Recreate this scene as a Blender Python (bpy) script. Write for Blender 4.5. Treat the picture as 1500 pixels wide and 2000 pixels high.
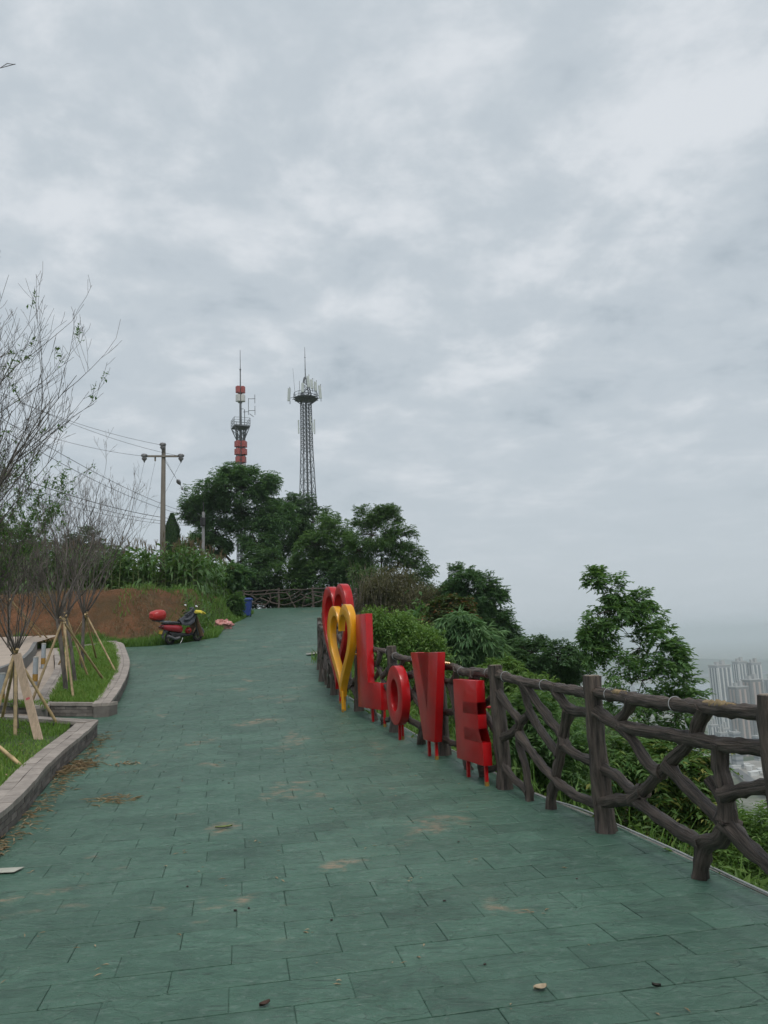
import bpy, bmesh, math, random
import numpy as np
from mathutils import Vector, Matrix, noise as mnoise

sc = bpy.context.scene
for o in list(bpy.data.objects): bpy.data.objects.remove(o)
col = sc.collection
rnd = random.Random(7)
rng = np.random.default_rng(7)

# ------------------------------------------------------------------ camera
F = 1500.0; PITCH = math.radians(9.8); ROLL = math.radians(2.2); EYE = 1.6
fw = np.array([0, math.cos(PITCH), math.sin(PITCH)])
up0 = np.array([0, -math.sin(PITCH), math.cos(PITCH)]); rt0 = np.array([1.0, 0, 0])
rt = rt0*math.cos(ROLL) - up0*math.sin(ROLL)
up = up0*math.cos(ROLL) + rt0*math.sin(ROLL)
cd = bpy.data.cameras.new('camera'); cam = bpy.data.objects.new('camera', cd); col.objects.link(cam)
cd.sensor_fit = 'VERTICAL'; cd.sensor_height = 24; cd.lens = 18; cd.clip_start = 0.05; cd.clip_end = 40000
mw = Matrix([[rt[i], up[i], -fw[i], (0, 0, EYE)[i]] for i in range(3)] + [[0, 0, 0, 1]])
cam.matrix_world = mw
sc.camera = cam

# ------------------------------------------------------------------ sky, sun, exposure
SUN_EL = math.radians(60); SUN_AZ = math.radians(165)      # azimuth clockwise from +Y
w = bpy.data.worlds.new('World'); sc.world = w; w.use_nodes = True
nt = w.node_tree; nt.nodes.clear()
def N(t, kind, **kw):
    n = t.nodes.new(kind)
    for k, v in kw.items():
        if k.startswith('i_'):
            n.inputs[k[2:].replace('_', ' ')].default_value = v
        else: setattr(n, k, v)
    return n
def LK(t, a, b): t.links.new(a, b)
def MATH(t, op, a, b=None, c=None, clamp=False):
    n = t.nodes.new('ShaderNodeMath'); n.operation = op; n.use_clamp = clamp
    for i, v in enumerate((a, b, c)):
        if v is None: continue
        if isinstance(v, (int, float)): n.inputs[i].default_value = v
        else: t.links.new(v, n.inputs[i])
    return n.outputs[0]
def MIX(t, fac, a, b, mode='MIX'):
    n = t.nodes.new('ShaderNodeMix'); n.data_type = 'RGBA'; n.blend_type = mode
    for i, v in ((0, fac), (6, a), (7, b)):
        if isinstance(v, (int, float)): n.inputs[i].default_value = v
        elif isinstance(v, tuple): n.inputs[i].default_value = (*v[:3], 1)
        else: t.links.new(v, n.inputs[i])
    return n.outputs[2]
def RAMP(t, fac, stops, interp='LINEAR'):
    n = t.nodes.new('ShaderNodeValToRGB'); n.color_ramp.interpolation = interp
    el = n.color_ramp.elements
    while len(el) < len(stops): el.new(0.5)
    for e, (p, c) in zip(el, stops):
        e.position = p; e.color = (*c, 1) if isinstance(c, tuple) else (c, c, c, 1)
    t.links.new(fac, n.inputs[0]); return n.outputs[0]

tc = N(nt, 'ShaderNodeTexCoord')
sep = N(nt, 'ShaderNodeSeparateXYZ'); LK(nt, tc.outputs['Generated'], sep.inputs[0])
zz = MATH(nt, 'ADD', MATH(nt, 'ABSOLUTE', sep.outputs[2]), 0.16)
cx = MATH(nt, 'DIVIDE', sep.outputs[0], zz); cy = MATH(nt, 'DIVIDE', sep.outputs[1], zz)
cmb = N(nt, 'ShaderNodeCombineXYZ'); LK(nt, cx, cmb.inputs[0]); LK(nt, cy, cmb.inputs[1])
n1 = N(nt, 'ShaderNodeTexNoise', i_Scale=3.0, i_Detail=8.0, i_Roughness=0.60, i_Distortion=0.15); LK(nt, cmb.outputs[0], n1.inputs['Vector'])
mp2 = N(nt, 'ShaderNodeMapping'); mp2.inputs['Location'].default_value = (4.3, 1.7, 0); LK(nt, cmb.outputs[0], mp2.inputs['Vector'])
n2 = N(nt, 'ShaderNodeTexNoise', i_Scale=0.75, i_Detail=3.0, i_Roughness=0.5, i_Distortion=0.2); LK(nt, mp2.outputs[0], n2.inputs['Vector'])
cl = MATH(nt, 'ADD', MATH(nt, 'MULTIPLY', n1.outputs[0], 0.62), MATH(nt, 'MULTIPLY', n2.outputs[0], 0.38))
fade = RAMP(nt, MATH(nt, 'ABSOLUTE', sep.outputs[2]), [(0.02, 0.12), (0.42, 1.0)], 'EASE')
cl = MATH(nt, 'ADD', 0.49, MATH(nt, 'MULTIPLY', MATH(nt, 'SUBTRACT', cl, 0.49), fade))
ccol = RAMP(nt, cl, [(0.34, (0.390, 0.452, 0.500)), (0.48, (0.522, 0.580, 0.630)), (0.61, (0.690, 0.728, 0.768))], 'EASE')
sky = N(nt, 'ShaderNodeTexSky', sky_type='NISHITA', sun_disc=False, sun_elevation=SUN_EL, sun_rotation=SUN_AZ, altitude=200, air_density=1.4, dust_density=3.0)
b1 = N(nt, 'ShaderNodeBackground', i_Strength=0.1); LK(nt, sky.outputs[0], b1.inputs[0])
b2 = N(nt, 'ShaderNodeBackground', i_Strength=1.0); LK(nt, ccol, b2.inputs[0])
cov = RAMP(nt, cl, [(0.36, 0.86), (0.5, 0.97)])
mx = N(nt, 'ShaderNodeMixShader'); LK(nt, cov, mx.inputs[0]); LK(nt, b1.outputs[0], mx.inputs[1]); LK(nt, b2.outputs[0], mx.inputs[2])
wo = N(nt, 'ShaderNodeOutputWorld'); LK(nt, mx.outputs[0], wo.inputs[0])

sd = bpy.data.lights.new('sun', 'SUN'); sd.energy = 1.5; sd.angle = math.radians(18); sd.color = (1, 0.96, 0.9)
sun = bpy.data.objects.new('sun', sd); col.objects.link(sun)
sdir = Vector((math.sin(SUN_AZ)*math.cos(SUN_EL), math.cos(SUN_AZ)*math.cos(SUN_EL), math.sin(SUN_EL)))
sun.rotation_euler = sdir.to_track_quat('Z', 'Y').to_euler(); sun.location = (0, 0, 50)

sc.render.engine = 'CYCLES'
sc.view_settings.view_transform = 'Standard'; sc.view_settings.look = 'None'
sc.view_settings.exposure = 0.07; sc.view_settings.gamma = 1; sc.view_settings.use_curve_mapping = False
cy_ = sc.cycles
cy_.use_denoising = True; cy_.use_adaptive_sampling = True; cy_.adaptive_threshold = 0.02
cy_.max_bounces = 8; cy_.diffuse_bounces = 4; cy_.glossy_bounces = 2; cy_.transmission_bounces = 4
cy_.volume_bounces = 3; cy_.transparent_max_bounces = 6
cy_.caustics_reflective = False; cy_.caustics_refractive = False

# ------------------------------------------------------------------ geometry of the place
KY = [-60, 5, 7.85, 9.57, 11.4, 14, 20, 26, 35, 48, 60, 130, 200]
KZ = [0, 0, .09, .2, .32, .57, 1.2, 1.9, 2.9, 4.1, 4.8, 6.0, 2.0]
def gz(y): return np.interp(y, KY, KZ)
def gzf(y): return float(np.interp(y, KY, KZ))
def at(x, y, Y):
    d = fw + rt*(x-750)/F - up*(y-1000)/F
    return Vector(np.array([0, 0, EYE]) + d*Y/d[1])
def ground(x, y, off=0.0):
    d = fw + rt*(x-750)/F - up*(y-1000)/F
    for Y in np.arange(2, 120, .02):
        p = np.array([0, 0, EYE]) + d*Y/d[1]
        if p[2] <= gzf(Y)+off: return Vector(p)
    raise ValueError((x, y))
def onplane(px, py, P, Q):        # fence plane through ground points P, Q -> (u, v)
    d = fw + rt*(px-750)/F - up*(py-1000)/F
    n = np.array([-(Q.y-P.y), Q.x-P.x, 0.0])
    t = (n @ (np.array(P) - np.array([0, 0, EYE]))) / (n @ d)
    X = np.array([0, 0, EYE]) + d*t
    L2 = (Q.x-P.x)**2 + (Q.y-P.y)**2
    u = ((X[0]-P.x)*(Q.x-P.x)+(X[1]-P.y)*(Q.y-P.y))/L2
    return u, X[2]-gzf(P.y+(Q.y-P.y)*u)

def tag(o, label=None, cat=None, group=None, kind=None):
    if label: o['label'] = label
    if cat: o['category'] = cat
    if group: o['group'] = group
    if kind: o['kind'] = kind
    return o
def link(o, parent=None):
    col.objects.link(o)
    if parent is not None: o.parent = parent
    return o
def empty(name, loc=(0, 0, 0), rz=0):
    o = bpy.data.objects.new(name, None); o.location = loc; o.rotation_euler = (0, 0, rz)
    o.empty_display_size = 0.2; return link(o)
def mesh_np(name, V, Fc, mat, parent=None, smooth=False):
    me = bpy.data.meshes.new(name)
    me.from_pydata(V, [], Fc); 
    if mat: me.materials.append(mat)
    if smooth: me.polygons.foreach_set('use_smooth', [True]*len(me.polygons))
    me.update()
    return link(bpy.data.objects.new(name, me), parent)
class MB:
    def __init__(s): s.v = []; s.f = []; s.sm = []
    def add(s, V, Fc, smooth=False):
        o = len(s.v); s.v += [tuple(p) for p in V]
        for f in Fc: s.f.append(tuple(i+o for i in f)); s.sm.append(smooth)
    def box(s, c, size, rz=0, rx=0, ry=0):
        R = Matrix.Rotation(rz, 3, 'Z') @ Matrix.Rotation(ry, 3, 'Y') @ Matrix.Rotation(rx, 3, 'X')
        V = []
        for z in (-.5, .5):
            for y in (-.5, .5):
                for x in (-.5, .5): V.append(Vector(c) + R @ Vector((x*size[0], y*size[1], z*size[2])))
        s.add(V, [(0,2,3,1),(4,5,7,6),(0,1,5,4),(2,6,7,3),(0,4,6,2),(1,3,7,5)])
    def tube(s, P, r, n=8, cap=True, rough=0.0, seed=0.0, smooth=True):
        P = [Vector(p) for p in P]
        if not hasattr(r, '__len__'): r = [r]*len(P)
        V = []; prev = None
        for i, p in enumerate(P):
            t = (P[min(i+1, len(P)-1)]-P[max(i-1, 0)])
            t = t.normalized() if t.length > 1e-9 else Vector((0, 0, 1))
            if prev is None:
                a = Vector((0, 0, 1)) if abs(t.z) < .9 else Vector((1, 0, 0))
                x = t.cross(a).normalized()
            else:
                x = (prev - t*prev.dot(t)); x = x.normalized() if x.length > 1e-6 else t.orthogonal().normalized()
            prev = x; y = t.cross(x)
            for k in range(n):
                an = 2*math.pi*k/n
                rr = r[i]
                if rough:
                    q = mnoise.noise(Vector((math.cos(an)*3.2+seed, math.sin(an)*3.2, i*.35+seed*3)))
                    q2 = mnoise.noise(Vector((math.cos(an)*1.1+seed, math.sin(an)*1.1+7, i*.5)))
                    rr *= 1 + rough*(q+.9*q2)
                V.append(p + (x*math.cos(an)+y*math.sin(an))*rr)
        Fc = []
        for i in range(len(P)-1):
            for k in range(n):
                Fc.append((i*n+k, i*n+(k+1) % n, (i+1)*n+(k+1) % n, (i+1)*n+k))
        s.add(V, Fc, smooth)
        if cap:
            s.add(V[:n], [tuple(range(n-1, -1, -1))]); s.add(V[-n:], [tuple(range(n))])
    def ell(s, c, r, n=12, m=8, noise_=0.0, seed=0, zcut=None):
        V = []; c = Vector(c)
        for i in range(m+1):
            th = math.pi*i/m
            for k in range(n):
                ph = 2*math.pi*k/n
                d = Vector((math.sin(th)*math.cos(ph), math.sin(th)*math.sin(ph), math.cos(th)))
                q = 1+noise_*mnoise.noise(d*2.2+Vector((seed, seed*1.3, 0))) if noise_ else 1
                V.append(c+Vector((d.x*r[0], d.y*r[1], d.z*r[2]))*q)
        Fc = [(i*n+k, (i+1)*n+k, (i+1)*n+(k+1) % n, i*n+(k+1) % n) for i in range(m) for k in range(n)]
        s.add(V, Fc, True)
    def loft(s, rings, cap=True, smooth=True):
        n = len(rings[0]); V = [p for r in rings for p in r]
        Fc = [(i*n+k, i*n+(k+1) % n, (i+1)*n+(k+1) % n, (i+1)*n+k) for i in range(len(rings)-1) for k in range(n)]
        s.add(V, Fc, smooth)
        if cap: s.add(rings[0], [tuple(range(n-1, -1, -1))]); s.add(rings[-1], [tuple(range(n))])
    def build(s, name, mat, parent=None, bevel=0):
        me = bpy.data.meshes.new(name); me.from_pydata(s.v, [], s.f)
        if mat: me.materials.append(mat)
        me.polygons.foreach_set('use_smooth', s.sm); me.update()
        if bevel:
            bm = bmesh.new(); bm.from_mesh(me)
            bmesh.ops.remove_doubles(bm, verts=bm.verts, dist=1e-5)
            ed = [e for e in bm.edges if len(e.link_faces) == 2 and e.calc_face_angle(0) > .6]
            bmesh.ops.bevel(bm, geom=ed, offset=bevel, segments=2, affect='EDGES', profile=.6)
            bm.normal_update(); bm.to_mesh(me); bm.free()
        return link(bpy.data.objects.new(name, me), parent)
def spline(P, step=0.08):
    P = [Vector(p) for p in P]
    if len(P) == 2: Q = [P[0]*2-P[1], *P, P[1]*2-P[0]]
    else: Q = [P[0]*2-P[1], *P, P[-1]*2-P[-2]]
    out = []
    for i in range(1, len(Q)-2):
        a, b, c, d = Q[i-1:i+3]
        n = max(1, int((c-b).length/step))
        for k in range(n):
            t = k/n
            out.append(.5*((2*b)+(c-a)*t+(2*a-5*b+4*c-d)*t*t+(3*b-a-3*c+d)*t**3))
    out.append(P[-1]); return out
def copy_tree(o, parent=None):
    c = o.copy(); col.objects.link(c); c.parent = parent
    for ch in list(o.children): copy_tree(ch, c)
    return c
def inside(px, py, poly):
    r = np.zeros(len(px), bool); n = len(poly)
    for i in range(n):
        x1, y1 = poly[i][:2]; x2, y2 = poly[(i+1) % n][:2]
        c = ((y1 > py) != (y2 > py)) & (px < (x2-x1)*(py-y1)/((y2-y1) if y2 != y1 else 1e-9)+x1)
        r ^= c
    return r
def polydist(x, y, poly):
    x = np.asarray(x, float); y = np.asarray(y, float); best = np.full(x.shape, 1e9)
    for i in range(len(poly)-1):
        ax, ay = poly[i][:2]; bx, by = poly[i+1][:2]
        l2 = (bx-ax)**2+(by-ay)**2
        t = np.clip(((x-ax)*(bx-ax)+(y-ay)*(by-ay))/l2, 0, 1)
        best = np.minimum(best, np.hypot(x-ax-t*(bx-ax), y-ay-t*(by-ay)))
    return best

# ------------------------------------------------------------------ materials
def mat(name, c, rough=.75, var=.18, scale=6, bump=0.0, bscale=30, metal=0, coat=0, c2=None, spec=.5, stretch=(1, 1, 1), detail=5, rnd_obj=0.0, coord='Object'):
    m = bpy.data.materials.new(name); m.use_nodes = True; t = m.node_tree; p = t.nodes['Principled BSDF']
    tcn = N(t, 'ShaderNodeTexCoord'); mp = N(t, 'ShaderNodeMapping'); mp.inputs['Scale'].default_value = stretch
    if coord == 'bark':
        ba = N(t, 'ShaderNodeAttribute', attribute_name='bark'); LK(t, ba.outputs['Vector'], mp.inputs['Vector'])
    else: LK(t, tcn.outputs[coord], mp.inputs['Vector'])
    nz = N(t, 'ShaderNodeTexNoise', i_Scale=scale, i_Detail=detail, i_Roughness=.6); LK(t, mp.outputs[0], nz.inputs['Vector'])
    lo = tuple(v*(1-var) for v in c); hi = tuple(min(1, v*(1+var)) for v in (c2 or c))
    cc = RAMP(t, nz.outputs[0], [(.32, lo), (.68, hi)])
    if rnd_obj:
        oi = N(t, 'ShaderNodeObjectInfo')
        cc = MIX(t, 1.0, cc, RAMP(t, oi.outputs['Random'], [(0, 1-rnd_obj), (1, 1+rnd_obj*.5)]), 'MULTIPLY')
    LK(t, cc, p.inputs['Base Color'])
    p.inputs['Roughness'].default_value = rough; p.inputs['Metallic'].default_value = metal
    p.inputs['Specular IOR Level'].default_value = spec
    if coat: p.inputs['Coat Weight'].default_value = coat; p.inputs['Coat Roughness'].default_value = .06
    if bump:
        nb = N(t, 'ShaderNodeTexNoise', i_Scale=bscale, i_Detail=6.0, i_Roughness=.62); LK(t, mp.outputs[0], nb.inputs['Vector'])
        b = N(t, 'ShaderNodeBump', i_Strength=min(1, bump), i_Distance=.02*max(1, bump)); LK(t, nb.outputs[0], b.inputs['Height']); LK(t, b.outputs[0], p.inputs['Normal'])
    return m
def leafmat(name, a, b, trans=.25, rough=.55, dead=None, rnd_obj=0.25):
    m = bpy.data.materials.new(name); m.use_nodes = True; t = m.node_tree; t.nodes.clear()
    g = N(t, 'ShaderNodeNewGeometry'); oi = N(t, 'ShaderNodeObjectInfo')
    tcn = N(t, 'ShaderNodeTexCoord')
    nz = N(t, 'ShaderNodeTexNoise', i_Scale=.9, i_Detail=3.0); LK(t, tcn.outputs['Object'], nz.inputs['Vector'])
    f = MATH(t, 'ADD', MATH(t, 'MULTIPLY', g.outputs['Random Per Island'], .6), MATH(t, 'MULTIPLY', nz.outputs[0], .5))
    st = [(.15, a), (.85, b)]
    if dead: st = [(.12, a), (.7, b), (.9, dead)]
    cc = RAMP(t, f, st)
    cc = MIX(t, 1.0, cc, RAMP(t, oi.outputs['Random'], [(0, 1-rnd_obj), (1, 1+rnd_obj*.6)]), 'MULTIPLY')
    p = N(t, 'ShaderNodeBsdfPrincipled'); LK(t, cc, p.inputs['Base Color']); p.inputs['Roughness'].default_value = rough
    p.inputs['Specular IOR Level'].default_value = .35
    tr = N(t, 'ShaderNodeBsdfTranslucent'); LK(t, MIX(t, 1.0, cc, (1.3, 1.25, .6), 'MULTIPLY'), tr.inputs[0])
    mx_ = N(t, 'ShaderNodeMixShader'); mx_.inputs[0].default_value = trans
    LK(t, p.outputs[0], mx_.inputs[1]); LK(t, tr.outputs[0], mx_.inputs[2])
    o = N(t, 'ShaderNodeOutputMaterial'); LK(t, mx_.outputs[0], o.inputs[0]); return m

def path_mat(name, groove=False):
    m = bpy.data.materials.new(name); m.use_nodes = True; t = m.node_tree; p = t.nodes['Principled BSDF']
    g = N(t, 'ShaderNodeNewGeometry'); pos = g.outputs['Position']
    def nz(scale, det=5.0, ro=.6, dist=0.0, st=None):
        v = pos
        if st:
            mp = N(t, 'ShaderNodeMapping'); mp.inputs['Scale'].default_value = st; mp.inputs['Rotation'].default_value = (0, 0, .5); LK(t, pos, mp.inputs['Vector']); v = mp.outputs[0]
        n = N(t, 'ShaderNodeTexNoise', i_Scale=scale, i_Detail=det, i_Roughness=ro, i_Distortion=dist); LK(t, v, n.inputs['Vector']); return n.outputs[0]
    base = RAMP(t, nz(1.1, 6), [(.28, (.043, .104, .071)), (.5, (.064, .140, .099)), (.72, (.090, .172, .126))])
    fine = nz(14, 6, .7)
    base = MIX(t, RAMP(t, fine, [(.53, 0.0), (.68, .5)]), base, (.15, .215, .18))
    base = MIX(t, RAMP(t, nz(26, 4, .6, .3, (1, 1.6, 1)), [(.64, 0.0), (.70, .7)]), base, (.20, .25, .21))
    base = MIX(t, RAMP(t, nz(3.1, 7, .7, .8), [(.50, 0.0), (.64, .5)]), base, (.034, .078, .058))
    base = MIX(t, RAMP(t, nz(5.5, 6, .7, .4, (1, 2.2, 1)), [(.60, 0.0), (.70, .35)]), base, (.038, .080, .063))
    # worn, dusty brown patches where the colour coat has rubbed off
    dirt = MATH(t, 'MULTIPLY', RAMP(t, nz(1.15, 3, .5, .6), [(.605, 0.0), (.67, 1.0)]), RAMP(t, nz(6, 8, .75, .4, (1, 1.8, 1)), [(.47, 0.0), (.62, .8)]))
    base = MIX(t, dirt, base, (.34, .235, .155))
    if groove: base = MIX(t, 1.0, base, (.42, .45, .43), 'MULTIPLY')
    else:
        oi = N(t, 'ShaderNodeObjectInfo')
        base = MIX(t, 1.0, base, RAMP(t, g.outputs['Random Per Island'], [(0, .90), (1, 1.08)]), 'MULTIPLY')
        base = MIX(t, 1.0, base, RAMP(t, oi.outputs['Random'], [(0, .88), (1, 1.10)]), 'MULTIPLY')
    rr = RAMP(t, nz(2.3, 5), [(.3, .32), (.7, .5)]); LK(t, rr, p.inputs['Roughness'])
    p.inputs['Specular IOR Level'].default_value = .5
    # slate relief
    vo = N(t, 'ShaderNodeTexVoronoi', feature='DISTANCE_TO_EDGE', i_Scale=2.6)
    mp = N(t, 'ShaderNodeMapping'); mp.inputs['Scale'].default_value = (1, 2.4, 1); mp.inputs['Rotation'].default_value = (0, 0, .35)
    wv = N(t, 'ShaderNodeTexNoise', i_Scale=2.5, i_Detail=4.0); LK(t, pos, wv.inputs['Vector'])
    ad = N(t, 'ShaderNodeMix', data_type='RGBA', blend_type='ADD'); ad.inputs[0].default_value = .55; LK(t, pos, ad.inputs[6]); LK(t, wv.outputs['Color'], ad.inputs[7])
    LK(t, ad.outputs[2], mp.inputs['Vector']); LK(t, mp.outputs[0], vo.inputs['Vector'])
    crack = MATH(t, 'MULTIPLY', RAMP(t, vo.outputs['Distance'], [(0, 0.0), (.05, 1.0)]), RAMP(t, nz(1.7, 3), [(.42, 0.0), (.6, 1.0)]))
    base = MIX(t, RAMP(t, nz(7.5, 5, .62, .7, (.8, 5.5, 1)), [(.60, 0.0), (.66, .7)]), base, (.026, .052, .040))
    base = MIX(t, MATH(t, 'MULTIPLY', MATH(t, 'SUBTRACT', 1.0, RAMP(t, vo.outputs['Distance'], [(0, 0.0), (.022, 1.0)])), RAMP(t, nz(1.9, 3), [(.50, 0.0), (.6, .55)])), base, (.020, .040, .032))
    LK(t, base, p.inputs['Base Color'])
    h = MATH(t, 'ADD', MATH(t, 'MULTIPLY', nz(4.2, 8, .66, .5, (1, 2.2, 1)), 1.3), MATH(t, 'MULTIPLY', fine, .22))
    h = MATH(t, 'ADD', h, MATH(t, 'MULTIPLY', crack, .22))
    b = N(t, 'ShaderNodeBump', i_Strength=.8, i_Distance=.035); LK(t, h, b.inputs['Height']); LK(t, b.outputs[0], p.inputs['Normal'])
    return m

M = {}
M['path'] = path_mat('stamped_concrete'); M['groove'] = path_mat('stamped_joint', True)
M['concrete'] = mat('pale_concrete', (.34, .33, .30), .85, .25, 5, .3, 40)
M['bark'] = mat('faux_log', (.026, .018, .0145), .62, .4, 2.6, 1.0, 5.5, c2=(.108, .082, .066), stretch=(1, 1, 1.6), detail=9, coord='bark')
M['cut'] = mat('cut_face', (.24, .20, .155), .85, .3, 20, .5, 60)
M['chip'] = mat('chipped_mortar', (.26, .19, .10), .9, .3, 30, .5, 60)
M['wire'] = mat('white_wire', (.36, .37, .37), .5, .1)
M['redpaint'] = mat('red_enamel', (.45, .007, .010), .32, .22, 2.2, .08, 5, coat=.22, spec=.3)
M['yelpaint'] = mat('yellow_enamel', (.74, .34, .010), .3, .10, 3, .05, 5, coat=.3, spec=.35)
M['rustyel'] = mat('old_yellow_primer', (.30, .17, .03), .7, .3, 30)
M['kerb'] = mat('kerb_stone', (.190, .165, .148), .85, .25, 7, .5, 40, rnd_obj=.35)
M['coping'] = mat('coping_stone', (.34, .295, .26), .85, .2, 7, .4, 40, rnd_obj=.18)
M['mortar'] = mat('mortar', (.16, .145, .13), .9, .2, 8, .3)
M['plaza'] = mat('plaza_paving', (.40, .33, .27), .85, .12, 3, .2, 30)
M['greykerb'] = mat('grey_kerb', (.17, .17, .165), .8, .2, 6, .3)
M['steel'] = mat('galvanised_steel', (.42, .45, .48), .42, .15, 6, metal=.6)
M['bamboo'] = mat('bamboo', (.42, .30, .15), .55, .3, 10, .2, 30, c2=(.46, .33, .17), rnd_obj=.3)
M['plank'] = mat('sawn_plank', (.52, .38, .27), .75, .2, 5, .4, 20, stretch=(6, 6, 1))
M['twig'] = mat('twig_bark', (.068, .057, .049), .8, .35, 8, .4, 40, c2=(.140, .120, .104), stretch=(1, 1, .4))
M['treebark'] = mat('tree_bark', (.055, .045, .036), .9, .4, 5, .6, 20)
M['soil'] = None
M['grassblade'] = leafmat('lawn_grass', (0.094, 0.197, 0.030), (0.181, 0.314, 0.064), .3, dead=(0.258, 0.314, 0.091), rnd_obj=0)
M['weed'] = leafmat('weed_grass', (0.074, 0.173, 0.034), (0.167, 0.290, 0.065), .3, rnd_obj=0)
M['drygrass'] = leafmat('dry_grass', (0.130, 0.105, 0.055), (0.200, 0.165, 0.090), .2, rnd_obj=0)
M['leafdark'] = leafmat('leaf_dark', (0.049, 0.122, 0.053), (0.130, 0.238, 0.105), .4)
M['leafmid'] = leafmat('leaf_mid', (0.061, 0.149, 0.053), (0.156, 0.270, 0.094), .4)
M['leafbright'] = leafmat('leaf_bright', (0.072, 0.166, 0.035), (0.187, 0.297, 0.080), .3)
M['leaffresh'] = leafmat('leaf_fresh', (0.050, 0.131, 0.037), (0.143, 0.245, 0.067), .3, dead=(0.386, 0.349, 0.101))
M['leaflance'] = leafmat('leaf_lanceolate', (0.058, 0.146, 0.058), (0.176, 0.290, 0.134), .25)
M['leafred'] = leafmat('leaf_reddish', (.048, .095, .032), (.085, .130, .045), .35, dead=(.30, .115, .065))
M['leafbrown'] = leafmat('leaf_brownish', (0.102, 0.109, 0.056), (0.206, 0.193, 0.102), .2)
M['corn'] = leafmat('corn_leaf', (.066, .150, .044), (.150, .250, .092), .35, rnd_obj=.3)
M['cornstalk'] = mat('corn_stalk', (.15, .19, .075), .6, .2, 10, rnd_obj=.25)
M['tassel'] = leafmat('corn_tassel', (0.153, 0.122, 0.063), (0.225, 0.171, 0.090), .2)
M['straw'] = leafmat('straw', (.22, .15, .085), (.50, .38, .24), .1, rnd_obj=0)

# ------------------------------------------------------------------ outlines
G = lambda x, y, off=0.0: (lambda p: (p.x, p.y))(ground(x, y, off))
_B, _C = G(1182, 1624), G(984, 1540)
def _ex(k): return (_B[0]+(_B[0]-_C[0])*k, _B[1]+(_B[1]-_C[1])*k)
_A = G(1506, 1358, 1.23)
def _ex(k): return (_A[0]+(_A[0]-_B[0])*k, _A[1]+(_A[1]-_B[1])*k)
FENCE = [_ex(3), _ex(2), _ex(1), _A, _B, _C, G(866, 1474), G(772, 1428), (-.55, 13.4), (-1.08, 15.15), (-1.45, 16.95), (-1.66, 18.8), (-1.72, 20.7), (-1.68, 22.7),
         (-1.55, 25.0), (-1.42, 27.5), (-1.35, 30.0), (-1.35, 32.5), (-1.42, 35.0), (-1.52, 37.5), (-1.66, 40.0), (-1.85, 42.7), (-2.1, 45.3), (-4.5, 46.9), (-6.75, 48.0), (-9.1, 49.0), (-11.5, 49.8)]
FX = np.array([p[0] for p in FENCE[:23]]); FYs = np.array([p[1] for p in FENCE[:23]])
def fencex(y): return np.interp(y, FYs, FX)
K1 = [(-2.3, -1.0), (-2.62, 2.5), G(0, 1640), G(100, 1525), G(190, 1437)]
K1B = (-9.5, 14.4)
K2 = [G(213, 1400), G(235, 1365), G(248, 1335), G(252, 1310), G(245, 1285), (-8.45, 24.6), (-9.05, 25.35)]
BE = [(-9.3, 25.6), G(300, 1262), G(345, 1257), G(425, 1245), G(434, 1233), G(440, 1225), G(470, 1212), (-7.3, 42.2)]
BANK = [(-40, 25.9), (-13, 25.75), *BE, (-9.0, 47.0), (-11.5, 50.2), (-16, 54), (-40, 60)]
# path outline (edge .18 outside the fence line)
right = []
for i, (x, y) in enumerate(FENCE):
    a = FENCE[max(i-1, 0)]; b = FENCE[min(i+1, len(FENCE)-1)]
    tx, ty = b[0]-a[0], b[1]-a[1]; l = math.hypot(tx, ty); right.append((x+ty/l*.17, y-tx/l*.17))
PATH = right + [(-9.0, 47.0)] + BE[:0:-1] + [(-9.05, 25.55)] + \
    [tuple(p) for p in reversed(K2)] + [(-6.9, 14.48), (-8.6, 14.82), (-9.3, 14.5), (-6.7, 13.4)] + [tuple(p) for p in reversed(K1)]

# ------------------------------------------------------------------ terrain
def sstep(t): t = np.clip(t, 0, 1); return t*t*(3-2*t)
ZP = -152.0
def H(x, y):
    x = np.asarray(x, float); y = np.asarray(y, float)
    base = gz(y)-.13
    e = polydist(x, y, BANK); ins = inside(x.ravel(), y.ravel(), BANK+[(-40, 60)]).reshape(x.shape)
    left = (x < -39.9) & (y > 25.9); ins = ins | left | ((y > 54) & (x < -16))
    zp = 3.98+.02*(y-30)
    wob = .25*np.sin(x*1.7+y*.9)+.2*np.sin(x*.8-y*2.1)
    base = np.where(ins, base+.1+(np.maximum(zp, base)-base-.1)*sstep((e-np.interp(y, [28, 31], [.55, .2])+.18*wob)/np.interp(y, [27.5, 31], [3.1, 1.1])), base)
    base = np.where(ins & (e < 5) & (e > .7), base+.06*np.sin(x*3.1+2*np.sin(y*2.3))+.05*np.sin(y*4.3+1.7*np.sin(x*2.7))+.035*np.sin(x*7.3+y*5.1), base)
    sh = np.interp(y, [-60, 8, 12, 18, 24, 32, 46, 60, 130], [.25, .25, .3, 1.3, 2.4, 3.2, 4.0, 7.0, 12.0])
    d = x-np.interp(y, np.r_[-60, FYs, 60, 130, 300], np.r_[24, FX, 0, 4, 0])-sh
    slope = np.where(d > 0, .84*d+.9*(1-np.exp(-d/1.2)), 0)
    dl = np.maximum(0, -x-70); db = np.maximum(0, y-150); dc = np.maximum(0, -y-40)
    drop = slope+.35*dl+.4*db+.4*dc
    z = base-drop
    rough = .12*np.sin(x*.9+1.3*np.sin(y*.7))+.1*np.sin(y*1.3+x*.4)
    z = np.where(d > .8, z+rough, z)
    # valley floor with a soft foot
    k = 12.0
    z = ZP+np.where(z-ZP > 60, z-ZP, k*np.log1p(np.exp(np.clip((z-ZP)/k, -50, 50))))
    far = np.hypot(x, y)
    z = np.where(far > 700, z+3.0*np.sin(x*.004)*np.sin(y*.003), z)
    return z
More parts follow.
